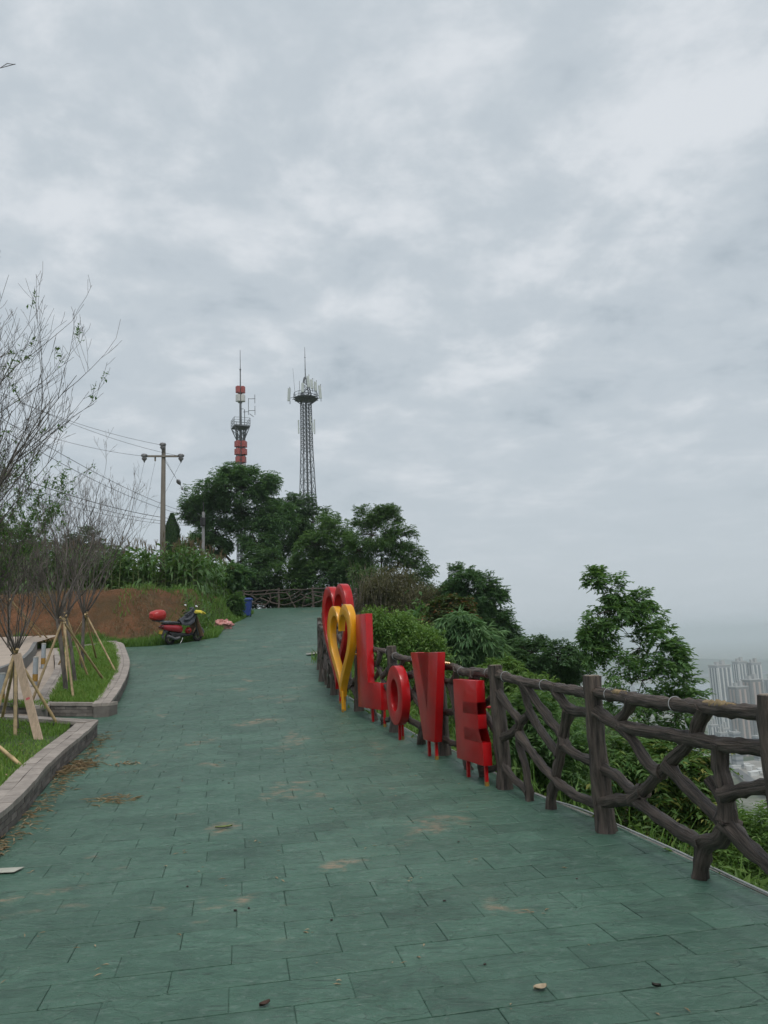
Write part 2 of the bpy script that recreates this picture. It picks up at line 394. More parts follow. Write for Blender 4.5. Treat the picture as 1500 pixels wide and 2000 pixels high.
gx = np.r_[-12000, -8000, -5000, -3000, -1800, -1000, -600, -400, -280, -200, -140, -100, -75, np.arange(-60, -16, 1.5), np.arange(-16, 20, .3), np.arange(20, 60, 1.2), np.arange(62, 260, 8), 300, 360, 450, 600, 800, 1100, 1500, 2000, 3000, 5000, 8000, 12000]
gy = np.r_[-12000, -6000, -2500, -1000, -500, -350, -250, -150, -90, -60, -40, -25, -15, -9, np.arange(-5, 55, .3), np.arange(55, 140, 2.5), np.arange(142, 420, 12), 450, 550, 700, 900, 1150, 1500, 2000, 3000, 4500, 7000, 12000]
XX, YY = np.meshgrid(gx, gy); ZZ = H(XX, YY)
nx, ny = len(gx), len(gy)
V = np.stack([XX.ravel(), YY.ravel(), ZZ.ravel()], 1)
ii = (np.arange(ny-1)[:, None]*nx+np.arange(nx-1)[None, :]).ravel()
Fq = np.stack([ii, ii+1, ii+nx+1, ii+nx], 1)
tm = bpy.data.materials.new('terrain_ground'); tm.use_nodes = True; t = tm.node_tree; p = t.nodes['Principled BSDF']
at_ = N(t, 'ShaderNodeAttribute', attribute_name='red_soil'); gq = N(t, 'ShaderNodeNewGeometry')
nA = N(t, 'ShaderNodeTexNoise', i_Scale=1.4, i_Detail=7.0, i_Roughness=.65); LK(t, gq.outputs['Position'], nA.inputs['Vector'])
nB = N(t, 'ShaderNodeTexNoise', i_Scale=.012, i_Detail=8.0, i_Roughness=.6); LK(t, gq.outputs['Position'], nB.inputs['Vector'])
soil = RAMP(t, nA.outputs[0], [(.3, (.075, .055, .034)), (.45, (.125, .068, .038)), (.6, (.175, .085, .046)), (.75, (.23, .125, .075))])
green = RAMP(t, nA.outputs[0], [(.35, (.035, .060, .020)), (.65, (.070, .095, .035))])
fields = RAMP(t, nB.outputs[0], [(.38, (.05, .075, .035)), (.5, (.12, .13, .08)), (.58, (.26, .25, .22)), (.66, (.07, .09, .05))])
spx = N(t, 'ShaderNodeSeparateXYZ'); LK(t, gq.outputs['Position'], spx.inputs[0])
low = MATH(t, 'LESS_THAN', spx.outputs[2], -142.0)
nD = N(t, 'ShaderNodeTexNoise', i_Scale=.55, i_Detail=6.0, i_Roughness=.6); LK(t, gq.outputs['Position'], nD.inputs['Vector'])
soil = MIX(t, RAMP(t, nD.outputs[0], [(.48, 0.0), (.64, .6)]), soil, (.085, .066, .036))
cc = MIX(t, at_.outputs['Fac'], green, soil); cc = MIX(t, low, cc, fields)
LK(t, cc, p.inputs['Base Color']); p.inputs['Roughness'].default_value = .95; p.inputs['Specular IOR Level'].default_value = .1
nC = N(t, 'ShaderNodeTexNoise', i_Scale=5.0, i_Detail=8.0, i_Roughness=.7); LK(t, gq.outputs['Position'], nC.inputs['Vector'])
b = N(t, 'ShaderNodeBump', i_Strength=.8, i_Distance=.12); LK(t, nC.outputs[0], b.inputs['Height']); LK(t, b.outputs[0], p.inputs['Normal'])
terr = mesh_np('terrain', V.tolist(), Fq.tolist(), tm, smooth=True); tag(terr, kind='structure')
eb = polydist(V[:, 0], V[:, 1], BANK); ib = inside(V[:, 0], V[:, 1], BANK+[(-40, 60)])
red = np.where(ib & (V[:, 1] < 60), np.clip((eb-.75)/.5, 0, 1), 0)
red = np.where((V[:, 0] > -7.9) & (V[:, 1] > 27.2), red*.7, red)
red = np.maximum(red, np.where((V[:, 0] < -8.2) & (V[:, 1] > 12) & (V[:, 1] < 26), .6, 0))
atr = terr.data.attributes.new('red_soil', 'FLOAT', 'POINT'); atr.data.foreach_set('value', red.astype(np.float32))

# river far below and hills beyond it
mw_ = mat('river_water', (.10, .13, .14), .12, .1, .01)
mb = MB(); mb.add([(-9000, 1500, ZP+6), (9000, 1900, ZP+6), (9000, 2500, ZP+6), (-9000, 2250, ZP+6)], [(0, 1, 2, 3)])
tag(mb.build('river', mw_), kind='structure')
hm = mat('far_hill_wood', (.045, .07, .04), .95, .4, .01)
hv = []; hf = []
hx = np.linspace(-2500, 5200, 120); hy = np.linspace(2600, 4300, 40)
for j, yy in enumerate(hy):
    for i, xx in enumerate(hx):
        env = math.sin(math.pi*j/39)
        hgt = 60*max(0, mnoise.noise(Vector((xx*.0011+3, yy*.0009, 0)))+.5*mnoise.noise(Vector((xx*.003, yy*.003, 4)))+.25)
        if 700 < xx < 1500 : hgt += 40*math.exp(-((xx-1090)/150)**2)
        hv.append((xx, yy, ZP-6+env*hgt))
for j in range(39):
    for i in range(119): hf.append((j*120+i, j*120+i+1, (j+1)*120+i+1, (j+1)*120+i))
tag(mesh_np('far_hills', hv, hf, hm, smooth=True), kind='structure')

# ------------------------------------------------------------------ path of stamped pavers
YAW = math.radians(11.0)
ax = np.array([math.cos(YAW), math.sin(YAW)]); ay = np.array([-math.sin(YAW), math.cos(YAW)])
PL, PW, J = .58, .275, .0025
loc = [(np.dot(q, ax), np.dot(q, ay)) for q in PATH]
def clip(poly, axis, val, keep_less):
    out = []
    for i in range(len(poly)):
        a, b = poly[i], poly[(i+1) % len(poly)]
        ia = (a[axis] <= val) == keep_less or a[axis] == val; ib_ = (b[axis] <= val) == keep_less or b[axis] == val
        if ia: out.append(a)
        if ia != ib_:
            tt = (val-a[axis])/(b[axis]-a[axis])
            out.append((a[0]+(b[0]-a[0])*tt, a[1]+(b[1]-a[1])*tt))
    return out
def cliprect(poly, x0, x1, y0, y1):
    for axis, v, k in ((0, x0, False), (0, x1, True), (1, y0, False), (1, y1, True)):
        poly = clip(poly, axis, v, k)
        if len(poly) < 3: return None
    return poly
def area(q): return .5*abs(sum(q[i][0]*q[(i+1) % len(q)][1]-q[(i+1) % len(q)][0]*q[i][1] for i in range(len(q))))
path_root = None
base_mb = MB(); pieces = []
ly = [q[1] for q in loc]; lx = [q[0] for q in loc]
r0 = math.floor(min(ly)/PW); r1 = math.ceil(max(ly)/PW)
for r in range(r0, r1):
    strip = cliprect(loc, min(lx)-1, max(lx)+1, r*PW, (r+1)*PW)
    if not strip: continue
    offs = (r % 2)*PL/2+.05*math.sin(r*12.9)
    a0 = min(q[0] for q in strip); a1 = max(q[0] for q in strip)
    for c in range(math.floor((a0-offs)/PL), math.ceil((a1-offs)/PL)):
        cell = cliprect(strip, c*PL+offs, (c+1)*PL+offs, r*PW, (r+1)*PW)
        if not cell or area(cell) < .002: continue
        jx = .0003+.0020*rnd.random(); jy = .0030+.0030*rnd.random()
        tile = cliprect(strip, c*PL+offs+jx, (c+1)*PL+offs-jx, r*PW+jy, (r+1)*PW-jy)
        wv = lambda q: (q[0]*ax[0]+q[1]*ay[0], q[0]*ax[1]+q[1]*ay[1])
        cw = [wv(q) for q in cell]
        base_mb.add([(x, y, gzf(y)-.012) for x, y in cw], [tuple(range(len(cw)))])
        if tile and area(tile) > .004:
            tw = [wv(q) for q in tile]; mid = np.mean(tw, 0)
            pieces.append((tw, mid))
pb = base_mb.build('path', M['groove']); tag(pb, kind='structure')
def size_px(mid):
    d = math.hypot(mid[0], mid[1])
    vis = 1 if (mid[1] > 3.2 and abs(mid[0]) < .55*mid[1]+.5) else .01
    return vis/max(d, .5)
pieces.sort(key=lambda q: -size_px(q[1]))
def paver_geo(tw, mid):
    n = len(tw); jit = rnd.uniform(-.0012, .0012); tx, ty = rnd.uniform(-.004, .004), rnd.uniform(-.004, .004)
    top = []; rim = []; bot = []
    for x, y in tw:
        dx, dy = mid[0]-x, mid[1]-y; l = math.hypot(dx, dy) or 1
        z = gzf(y)+jit+tx*(x-mid[0])+ty*(y-mid[1])
        top.append((x+dx/l*.005, y+dy/l*.005, z)); rim.append((x, y, z-.003)); bot.append((x, y, z-.016))
    V = top+rim+bot
    Fc = [tuple(range(n))]+[(n+i, n+(i+1) % n, (i+1) % n, i) for i in range(n)]+[(2*n+i, 2*n+(i+1) % n, n+(i+1) % n, n+i) for i in range(n)]
    return V, Fc
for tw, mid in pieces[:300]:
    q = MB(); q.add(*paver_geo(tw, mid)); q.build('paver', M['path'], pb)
q = MB()
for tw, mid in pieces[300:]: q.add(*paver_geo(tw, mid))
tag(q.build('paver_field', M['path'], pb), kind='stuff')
q = MB()
for i in range(len(right)-5):
    (x0, y0), (x1, y1) = right[i], right[i+1]
    tx, ty = x1-x0, y1-y0; l = math.hypot(tx, ty); n_ = (ty/l, -tx/l)
    ring = lambda x, y: [(x-n_[0]*.0+n_[0]*.002, y+n_[1]*.002, gzf(y)-.006), (x+n_[0]*.07, y+n_[1]*.07, gzf(y)-.02), (x+n_[0]*.09, y+n_[1]*.09, gzf(y)-.5), (x+n_[0]*.002, y+n_[1]*.002, gzf(y)-.5)]
    q.loft([ring(x0, y0), ring(x1, y1)], True, False)
q.build('edge_strip', mat('edge_concrete', (.17, .165, .15), .9, .35, 6, .5, 30), pb)

# ------------------------------------------------------------------ planters
def resample(poly, step):
    P = [Vector((x, y, 0)) for x, y in poly]; P = spline(P, .05)
    s = [0]
    for a, b in zip(P, P[1:]): s.append(s[-1]+(b-a).length)
    n = max(1, round(s[-1]/step)); out = []
    xs = np.interp(np.linspace(0, s[-1], n+1), s, [q.x for q in P]); ys = np.interp(np.linspace(0, s[-1], n+1), s, [q.y for q in P])
    return list(zip(xs, ys))
def kerb_run(parent, poly, side, hgt=.235, width=.27, bricks=True, straight=False, blen=.21):
    P = resample(poly, blen) if not straight else None
    if straight:
        (x0, y0), (x1, y1) = poly; n = max(1, round(math.hypot(x1-x0, y1-y0)/blen)); P = [(x0+(x1-x0)*i/n, y0+(y1-y0)*i/n) for i in range(n+1)]
    nor = []
    for i in range(len(P)):
        a = P[max(i-1, 0)]; b = P[min(i+1, len(P)-1)]; tx, ty = b[0]-a[0], b[1]-a[1]; l = math.hypot(tx, ty)
        nor.append((-ty/l*side, tx/l*side))
    def pt(fi, inn, z):
        i = min(int(fi), len(P)-2); f = fi-i
        x = P[i][0]*(1-f)+P[i+1][0]*f; y = P[i][1]*(1-f)+P[i+1][1]*f
        nx_ = nor[i][0]*(1-f)+nor[i+1][0]*f; ny_ = nor[i][1]*(1-f)+nor[i+1][1]*f
        return (x+nx_*inn, y+ny_*inn, gzf(y)+z)
    q = MB()
    q.loft([[pt(i, .012, -.12), pt(i, .012, hgt-.052), pt(i, width-.01, hgt-.052), pt(i, width-.01, -.12)] for i in range(len(P))], True, False)
    q.build('kerb_core', M['mortar'], parent)
    def blk(name, f0, f1, i0, i1, z0, z1, m):
        g = .012
        f0 += g; f1 -= g
        b = MB(); V = [pt(f0, i0, z0), pt(f1, i0, z0), pt(f1, i1, z0), pt(f0, i1, z0), pt(f0, i0, z1), pt(f1, i0, z1), pt(f1, i1, z1), pt(f0, i1, z1)]
        b.add(V, [(0, 3, 2, 1), (4, 5, 6, 7), (0, 1, 5, 4), (1, 2, 6, 5), (2, 3, 7, 6), (3, 0, 4, 7)] if side > 0 else [(0, 1, 2, 3), (4, 7, 6, 5), (0, 4, 5, 1), (1, 5, 6, 2), (2, 6, 7, 3), (3, 7, 4, 0)])
        b.build(name, m, parent)
    ch = (hgt-.056)/3
    if bricks:
        for c in range(3):
            for i in range(-1, len(P)-1):
                f0 = i+(.5 if c % 2 else 0); f1 = f0+1
                f0 = max(f0, 0); f1 = min(f1, len(P)-1)
                if f1-f0 < .2: continue
                pr = rnd.uniform(-.004, .004)
                blk('brick', f0, f1, pr, .03, c*ch+.004, (c+1)*ch-.003, M['kerb'])
    k = 1.5; i = 0.0
    while i < len(P)-1-.01:
        f1 = min(i+k, len(P)-1)
        pr = rnd.uniform(-.003, .003)
        blk('coping_block', i, f1, -.012+pr, width*.5-.004, hgt-.050, hgt+pr, M['coping'])
        blk('coping_block', max(0, i-.0), f1, width*.5+.002, width+.01+pr, hgt-.050, hgt-pr, M['coping'])
        i = f1
def lawn(name, poly, hgt, label):
    mb = MB(); xs = [q[0] for q in poly]; ys = [q[1] for q in poly]
    x = np.arange(min(xs), max(xs), .25); y = np.arange(min(ys), max(ys), .25)
    g, k = np.meshgrid(x, y); vid = {}
    for a in range(len(x)-1):
        for b in range(len(y)-1):
            cell = cliprect([tuple(q[:2]) for q in poly], x[a], x[a+1], y[b], y[b+1])
            if cell: mb.add([(u, v, gzf(v)+hgt+.03*math.sin(u*2.1+v*1.7)) for u, v in cell], [tuple(range(len(cell)))])
    return mb.build(name, mat('lawn_soil', (.052, .085, .022), .95, .4, 9, .6, 30))
def blades(name, pts, hmin, hmax, wid, m, lean=.5, parent=None, seg=2):
    n = len(pts); P = np.asarray(pts)
    an = rng.uniform(0, 6.283, n); h = rng.uniform(hmin, hmax, n); le = rng.uniform(0, lean, n)*h; a2 = rng.uniform(0, 6.283, n)
    sx, sy = np.cos(an)*wid*.5, np.sin(an)*wid*.5; lx_, ly_ = np.cos(a2)*le, np.sin(a2)*le
    z0 = np.zeros(n)
    A = P+np.stack([sx, sy, z0], 1); B = P-np.stack([sx, sy, z0], 1)
    C = P+np.stack([lx_*.4-sx*.8, ly_*.4-sy*.8, h*.6], 1); D = P+np.stack([lx_*.4+sx*.8, ly_*.4+sy*.8, h*.6], 1)
    E = P+np.stack([lx_, ly_, h], 1)
    V = np.stack([A, B, C, D, E], 1).reshape(-1, 3)
    b = np.arange(n)*5
    Fc = np.stack([b, b+1, b+2, b+3], 1).tolist()+np.stack([b+3, b+2, b+4], 1).tolist()
    return mesh_np(name, V.tolist(), Fc, m, parent)
def scatter(poly, n):
    xs = [q[0] for q in poly]; ys = [q[1] for q in poly]; out = np.zeros((0, 2))
    while len(out) < n:
        c = np.stack([rng.uniform(min(xs), max(xs), n), rng.uniform(min(ys), max(ys), n)], 1)
        out = np.r_[out, c[inside(c[:, 0], c[:, 1], poly)]]
    return out[:n]

pl1 = empty('planter_kerb', (0, 0, 0)); tag(pl1, 'low brick planter kerb nearest the camera at the left edge of the green path', 'kerb')
kerb_run(pl1, K1, +1)
kerb_run(pl1, [K1[-1], K1B], +1, straight=True)
def inset(poly, d):   # shrink towards centroid-ish
    c = np.mean(poly, 0); return [tuple(np.array(q)+(c-np.array(q))/np.linalg.norm(c-np.array(q))*d) for q in poly]
L1 = [(-2.55, -1), (-2.87, 2.5), (K1[2][0]-.25, K1[2][1]), (K1[3][0]-.25, K1[3][1]), (K1[4][0]-.32, K1[4][1]-.18), (K1B[0], K1B[1]-.22), (-9.5, -1)]
lw1 = lawn('lawn', L1, .185, ''); tag(lw1, kind='structure')
clear = lambda P_: P_[np.sin(P_[:, 0]*2.9+1.3*np.sin(P_[:, 1]*2.1))+np.sin(P_[:, 1]*3.7-P_[:, 0]*1.7)+rng.normal(0, .55, len(P_)) > -1.25]
pts = scatter([(-3.0, 6.0), (K1[2][0]-.27, K1[2][1]), (K1[3][0]-.27, K1[3][1]), (K1[4][0]-.34, K1[4][1]-.2), (-8.2, 13.6), (-8.2, 6.5)], 36000); pts = clear(pts)
P3 = np.c_[pts, gz(pts[:, 1])+.18]
tag(blades('lawn_grass', P3, .04, .11, .011, M['grassblade'], .9), 'short green grass on the nearer lawn at the left', 'grass', kind='stuff')

I2 = [G(106, 1268, .23), G(108, 1300, .23), G(103, 1316, .23), G(84, 1345, .23), G(62, 1380, .23)]
pl2 = empty('planter_kerb', (0, 0, 0)); tag(pl2, 'curved brick planter kerb round the lawn of the staked trees, beside the red soil bank', 'kerb')
kerb_run(pl2, K2, +1)
K2F = (I2[-1][0]-1.6, K2[0][1]+.62)
kerb_run(pl2, [K2[0], K2F], -1, straight=True)
kerb_run(pl2, [K2[-1], I2[0]], +1, straight=True, bricks=False)
kerb_run(pl2, I2, +1, bricks=False)
L2 = [(x-.25, y+.02) for x, y in K2]; L2[0] = (K2[0][0]-.3, K2[0][1]+.25); L2[-1] = (K2[-1][0]-.1, K2[-1][1]-.25)
L2 += [(I2[0][0]+.2, I2[0][1]-.2)]+[(x+.24, y) for x, y in I2[1:]]+[(K2F[0], K2F[1]+.25)]
lw2 = lawn('lawn', L2, .185, ''); tag(lw2, kind='structure')
pts = clear(scatter(L2, 32000)); P3 = np.c_[pts, gz(pts[:, 1])+.18]
tag(blades('lawn_grass', P3, .05, .13, .016, M['grassblade'], .9), 'short green grass on the further lawn under the staked trees', 'grass', kind='stuff')

# plaza with its raised floor and steel bollards
PLZ = [(-9.4, 13.0), (-8.0, 14.9)]+[(x-.02, y) for x, y in reversed(I2)]+[(I2[0][0]-.3, 25.6), (-26, 25.6), (-26, 13.0)]
mb = MB()
for a in np.arange(-26, -6, 1.0):
    for b in np.arange(12, 26, .5):
        cell = cliprect(PLZ, a, a+1, b, b+.5)
        if cell: mb.add([(u, v, gzf(v)+.05) for u, v in cell], [tuple(range(len(cell)))])
tag(mb.build('plaza', M['plaza']), kind='structure')
UP = [G(72, 1258, .3), G(62, 1276, .3), G(48, 1290, .3), G(25, 1301, .3), G(0, 1312, .3), G(-60, 1338, .3), G(-200, 1385, .3)]
mb = MB()
upt = [Vector((x, y, gzf(y)+.36)) for x, y in UP]
upt = [upt[0], *upt[1:]]
poly = upt+[Vector((-30, UP[-1][1], gzf(UP[-1][1])+.36)), Vector((-30, 26.5, gzf(26)+.45)), Vector((UP[0][0]-.1, 26.5, gzf(26)+.45))]
cen = sum(poly, Vector())/len(poly)
top = [q.copy() for q in poly]
mb.add(top, [tuple(range(len(top)))])
q = mb.build('raised_plaza', M['plaza']); tag(q, kind='structure')
mb = MB()
mb.loft([[(x+.02, y-.02, gzf(y)+.0), (x+.02, y-.02, gzf(y)+.375), (x-.16, y+.10, gzf(y)+.375), (x-.16, y+.10, gzf(y)-.0)] for x, y in UP], True, False)
mb.build('plaza_kerb', M['greykerb'], q)
for (bx, by), lab in ((G(68, 1340, .05), 'galvanised steel bollard standing behind the plank-propped tree'), (G(84, 1305, .05), 'galvanised steel bollard furthest back, by the end of the grey kerb'), (G(2, 1383, .05), 'galvanised steel bollard with bright cap cut by the left edge of the picture')):
    z = gzf(by)+.05; o = empty('bollard', (bx, by, z)); tag(o, lab, 'bollard', 'steel bollards on the plaza')
    m_ = MB(); m_.tube([(0, 0, 0), (0, 0, .62)], .055, 16); m_.build('post', M['steel'], o)
    m_ = MB(); m_.tube([(0, 0, .62), (0, 0, .64), (0, 0, .655)], [.058, .058, .035], 16); m_.build('cap', M['concrete'], o)
    m_ = MB(); m_.tube([(0, 0, .10), (0, 0, .26)], .0565, 16, cap=False); m_.build('reflective_band', M['rustyel'], o)
    m_ = MB(); m_.tube([(0, 0, 0), (0, 0, .015)], .09, 16); m_.build('base_plate', M['steel'], o)

# ------------------------------------------------------------------ log fence
def px2(x, y): return (900+x/2.5, 1200+y/2.5)
PA, PB, PC = Vector((*FENCE[3], 0)), Vector((*FENCE[4], 0)), Vector((*FENCE[5], 0))
def bay_uv(P, Q, members):
    out = []
    for kind, pts, r in members:
        uv = [onplane(*px2(*p), P, Q) for p in pts]
        if uv[0][0] < .12: uv[0] = (0.0, uv[0][1])
        if uv[-1][0] > .9: uv[-1] = (1.0, uv[-1][1])
        if uv[-1][0] < .1: uv[-1] = (0.0, uv[-1][1])
        out.append((kind, uv, r))
    return out
BAY1 = bay_uv(PB, PA, [
    ('rail', [(690, 385), (790, 402), (900, 420), (1100, 445), (1250, 460), (1460, 482)], .055),
    ('rail', [(650, 460), (740, 520), (860, 560), (1000, 580), (1130, 605), (1280, 632), (1470, 645)], .055),
    ('branch', [(835, 415), (815, 470), (770, 530)], .042),
    ('branch', [(1190, 460), (1150, 560), (1130, 605), (1050, 690), (960, 790), (890, 860), (840, 900)], .05),
    ('branch', [(790, 550), (860, 640), (940, 750), (985, 770)], .046),
    ('branch', [(1010, 740), (1060, 800), (1150, 890), (1250, 985), (1300, 1040)], .052),
    ('branch', [(690, 755), (760, 790), (830, 860), (890, 865)], .05),
    ('branch', [(700, 920), (780, 905), (860, 915), (960, 985), (1080, 1065), (1185, 1120)], .052),
    ('branch', [(1310, 1000), (1270, 1090), (1190, 1130), (1150, 1235)], .062),
    ('branch', [(1265, 630), (1270, 750), (1295, 870), (1300, 1000)], .060),
    ('branch', [(1300, 880), (1390, 855), (1500, 815)], .050),
    ('branch', [(1212, 805), (1240, 850), (1290, 920)], .036),
    ('branch', [(1300, 1020), (1400, 1130), (1500, 1220), (1560, 1275)], .056)])
BAY2 = bay_uv(PC, PB, [
    ('rail', [(180, 292), (300, 328), (400, 345), (500, 362), (650, 392)], .052),
    ('branch', [(185, 370), (240, 455), (292, 520), (270, 565), (205, 612)], .048),
    ('branch', [(310, 340), (370, 430), (430, 512), (490, 590), (505, 640)], .048),
    ('branch', [(500, 640), (570, 690), (660, 730)], .048),
    ('branch', [(300, 520), (335, 475), (320, 430), (300, 345)], .036),
    ('branch', [(330, 475), (380, 560), (440, 640), (480, 690)], .044),
    ('branch', [(455, 355), (490, 420), (540, 468), (660, 480)], .050),
    ('branch', [(525, 470), (500, 580), (478, 700), (460, 800), (440, 880), (434, 945)], .052),
    ('branch', [(285, 560), (290, 640), (320, 740), (335, 840), (340, 905)], .042),
    ('branch', [(290, 585), (350, 670), (430, 770), (510, 845), (580, 890), (665, 920)], .046),
    ('branch', [(195, 715), (250, 790), (335, 870)], .042)])
fence = empty('log_fence', (0, 0, 0))
tag(fence, 'dark brown rustic log fence of twisted branches along the cliff edge of the path', 'fence')
ties = []
def jit(P, a): return [p+Vector((rnd.uniform(-a, a), rnd.uniform(-a, a), rnd.uniform(-a, a))) for p in P]
def barkattr(ob, S, n, seed):
    a = np.zeros((len(ob.data.vertices), 3), np.float32); L = 0.0; an = np.linspace(0, 2*math.pi, n+1)[:-1]; i = 0
    for i, p in enumerate(S):
        if i: L += (Vector(S[i])-Vector(S[i-1])).length
        a[i*n:(i+1)*n] = np.stack([np.cos(an)+seed, np.sin(an), np.full(n, L)], 1)
    k = len(S)*n
    a[k:k+n] = a[:n]; a[k+n:k+2*n] = a[k-n:k]
    ob.data.attributes.new('bark', 'FLOAT_VECTOR', 'POINT').data.foreach_set('vector', a.ravel()); return ob
def rail_obj(kind, P, r, sides, step, seed):
    S = spline(P, step); n = len(S)
    rad = []
    for i in range(n):
        e = min(i, n-1-i)*step
        rad.append(r*(1+.40*math.exp(-e/.055)+.10*mnoise.noise(Vector((i*.4, seed, 0)))))
    q = MB(); q.tube(S, rad, sides, True, .30 if sides > 8 else .1, seed); return barkattr(q.build(kind, M['bark'], fence), S, sides, seed)
def post(P, detail):
    x, y = P; z = gzf(y); q = MB(); S = []; R = []
    n = 18 if detail else 7
    for i in range(n+1):
        f = i/n; S.append((x+.012*math.sin(f*4+x), y+.01*math.sin(f*5+y), z-.05+1.28*f)); R.append((.073+.03*math.exp(-f/.09))*(1+.04*math.sin(f*9+x*3)))
    q.tube(S, R, 24 if detail else 8, True, .16, x*3.1); o = barkattr(q.build('post', M['bark'], fence), S, 24 if detail else 8, x*3.1)
    q = MB(); q.tube([(S[-1][0], S[-1][1], S[-1][2]-.01), (S[-1][0], S[-1][1], S[-1][2]+.006)], [.066, .06], 14, True, .1, x); q.build('cut_end', M['cut'], o)
NB = len(FENCE)-1
for i, P in enumerate(FENCE):
    if i >= 1: post(P, P[1] < 18)
for i in range(1, NB):
    if i+1 >= len(FENCE): break
    P, Q = FENCE[i], FENCE[i+1]                    # P nearer
    near = P[1] < 16
    if (P, Q) == (FENCE[3], FENCE[4]): bay, flip = BAY1, True       # u runs from B (far) to A (near)
    elif (P, Q) == (FENCE[4], FENCE[5]): bay, flip = BAY2, True
    else: bay, flip = ((BAY1, BAY2)[i % 2], bool(i % 3 == 0))
    for kind, uv, r in bay:
        pts = []
        for u, v in uv:
            f = 1-u if flip else u
            x, y = P[0]+(Q[0]-P[0])*f, P[1]+(Q[1]-P[1])*f
            pts.append(Vector((x, y, gzf(y)+(v if v > .07 else -.05))))
        exact = (i in (3, 4))
        if not exact: pts = [pts[0]]+jit(pts[1:-1], .03)+[pts[-1]]
        off = Vector((Q[1]-P[1], -(Q[0]-P[0]), 0)).normalized()*rnd.uniform(-.012, .012)
        pts = [p+off for p in pts]
        rail_obj(kind, pts, r*.83*(1 if exact else rnd.uniform(.85, 1.05)), 16 if near else 7, .035 if near else .16, rnd.uniform(0, 50))
        if kind == 'rail' and P[1] < 20 and uv[0][1] > 1.02: ties.append(pts)
for pts in ties:                                  # wire ties on the top rail
    S = spline(pts, .03)
    for f in (.12, .55):
        k = int(f*len(S)); c = S[k]; tv = (S[min(k+1, len(S)-1)]-S[k-1]).normalized()
        a = tv.orthogonal().normalized(); b = tv.cross(a); q = MB()
        q.tube([c+(a*math.cos(w_)+b*math.sin(w_))*.053+tv*.01*math.sin(w_) for w_ in np.linspace(0, 6.283, 18)], .003, 5, False)
        q.build('wire_tie', M['wire'], fence)
# mortar broken off the top rail near the right edge
S = spline([Vector((PB.x+(PA.x-PB.x)*u, PB.y+(PA.y-PB.y)*u, gzf(PB.y+(PA.y-PB.y)*u)+v)) for u, v in BAY1[0][1]], .02)
for f0, f1 in ((.12, .30), (.66, .90)):
    q = MB(); seg = S[int(f0*len(S)):int(f1*len(S))]
    n = len(seg)
    q.tube([p+Vector((-.010, -.010, .024+.006*math.sin(i*1.1))) for i, p in enumerate(seg)], [max(.004, .028*math.sin(math.pi*(i+.3)/n))*(1+.3*math.sin(i*2.3)) for i in range(n)], 10, True, .3, f0)
    q.build('chipped_patch', M['chip'], fence)
# cable lying along the foot of the fence
cb = []
for i in range(1, 9):
    (x0, y0), (x1, y1) = right[i], right[i+1]
    for f in (0, .33, .66):
        x, y = x0+(x1-x0)*f, y0+(y1-y0)*f; cb.append((x-.035+rnd.uniform(-.012, .012), y+rnd.uniform(-.01, .01), gzf(y)+.02+rnd.uniform(0, .02)))
q = MB(); q.tube(spline(cb, .06), .008, 6); tag(q.build('cable', M['wire']), 'pale thin cable lying along the foot of the log fence', 'cable')

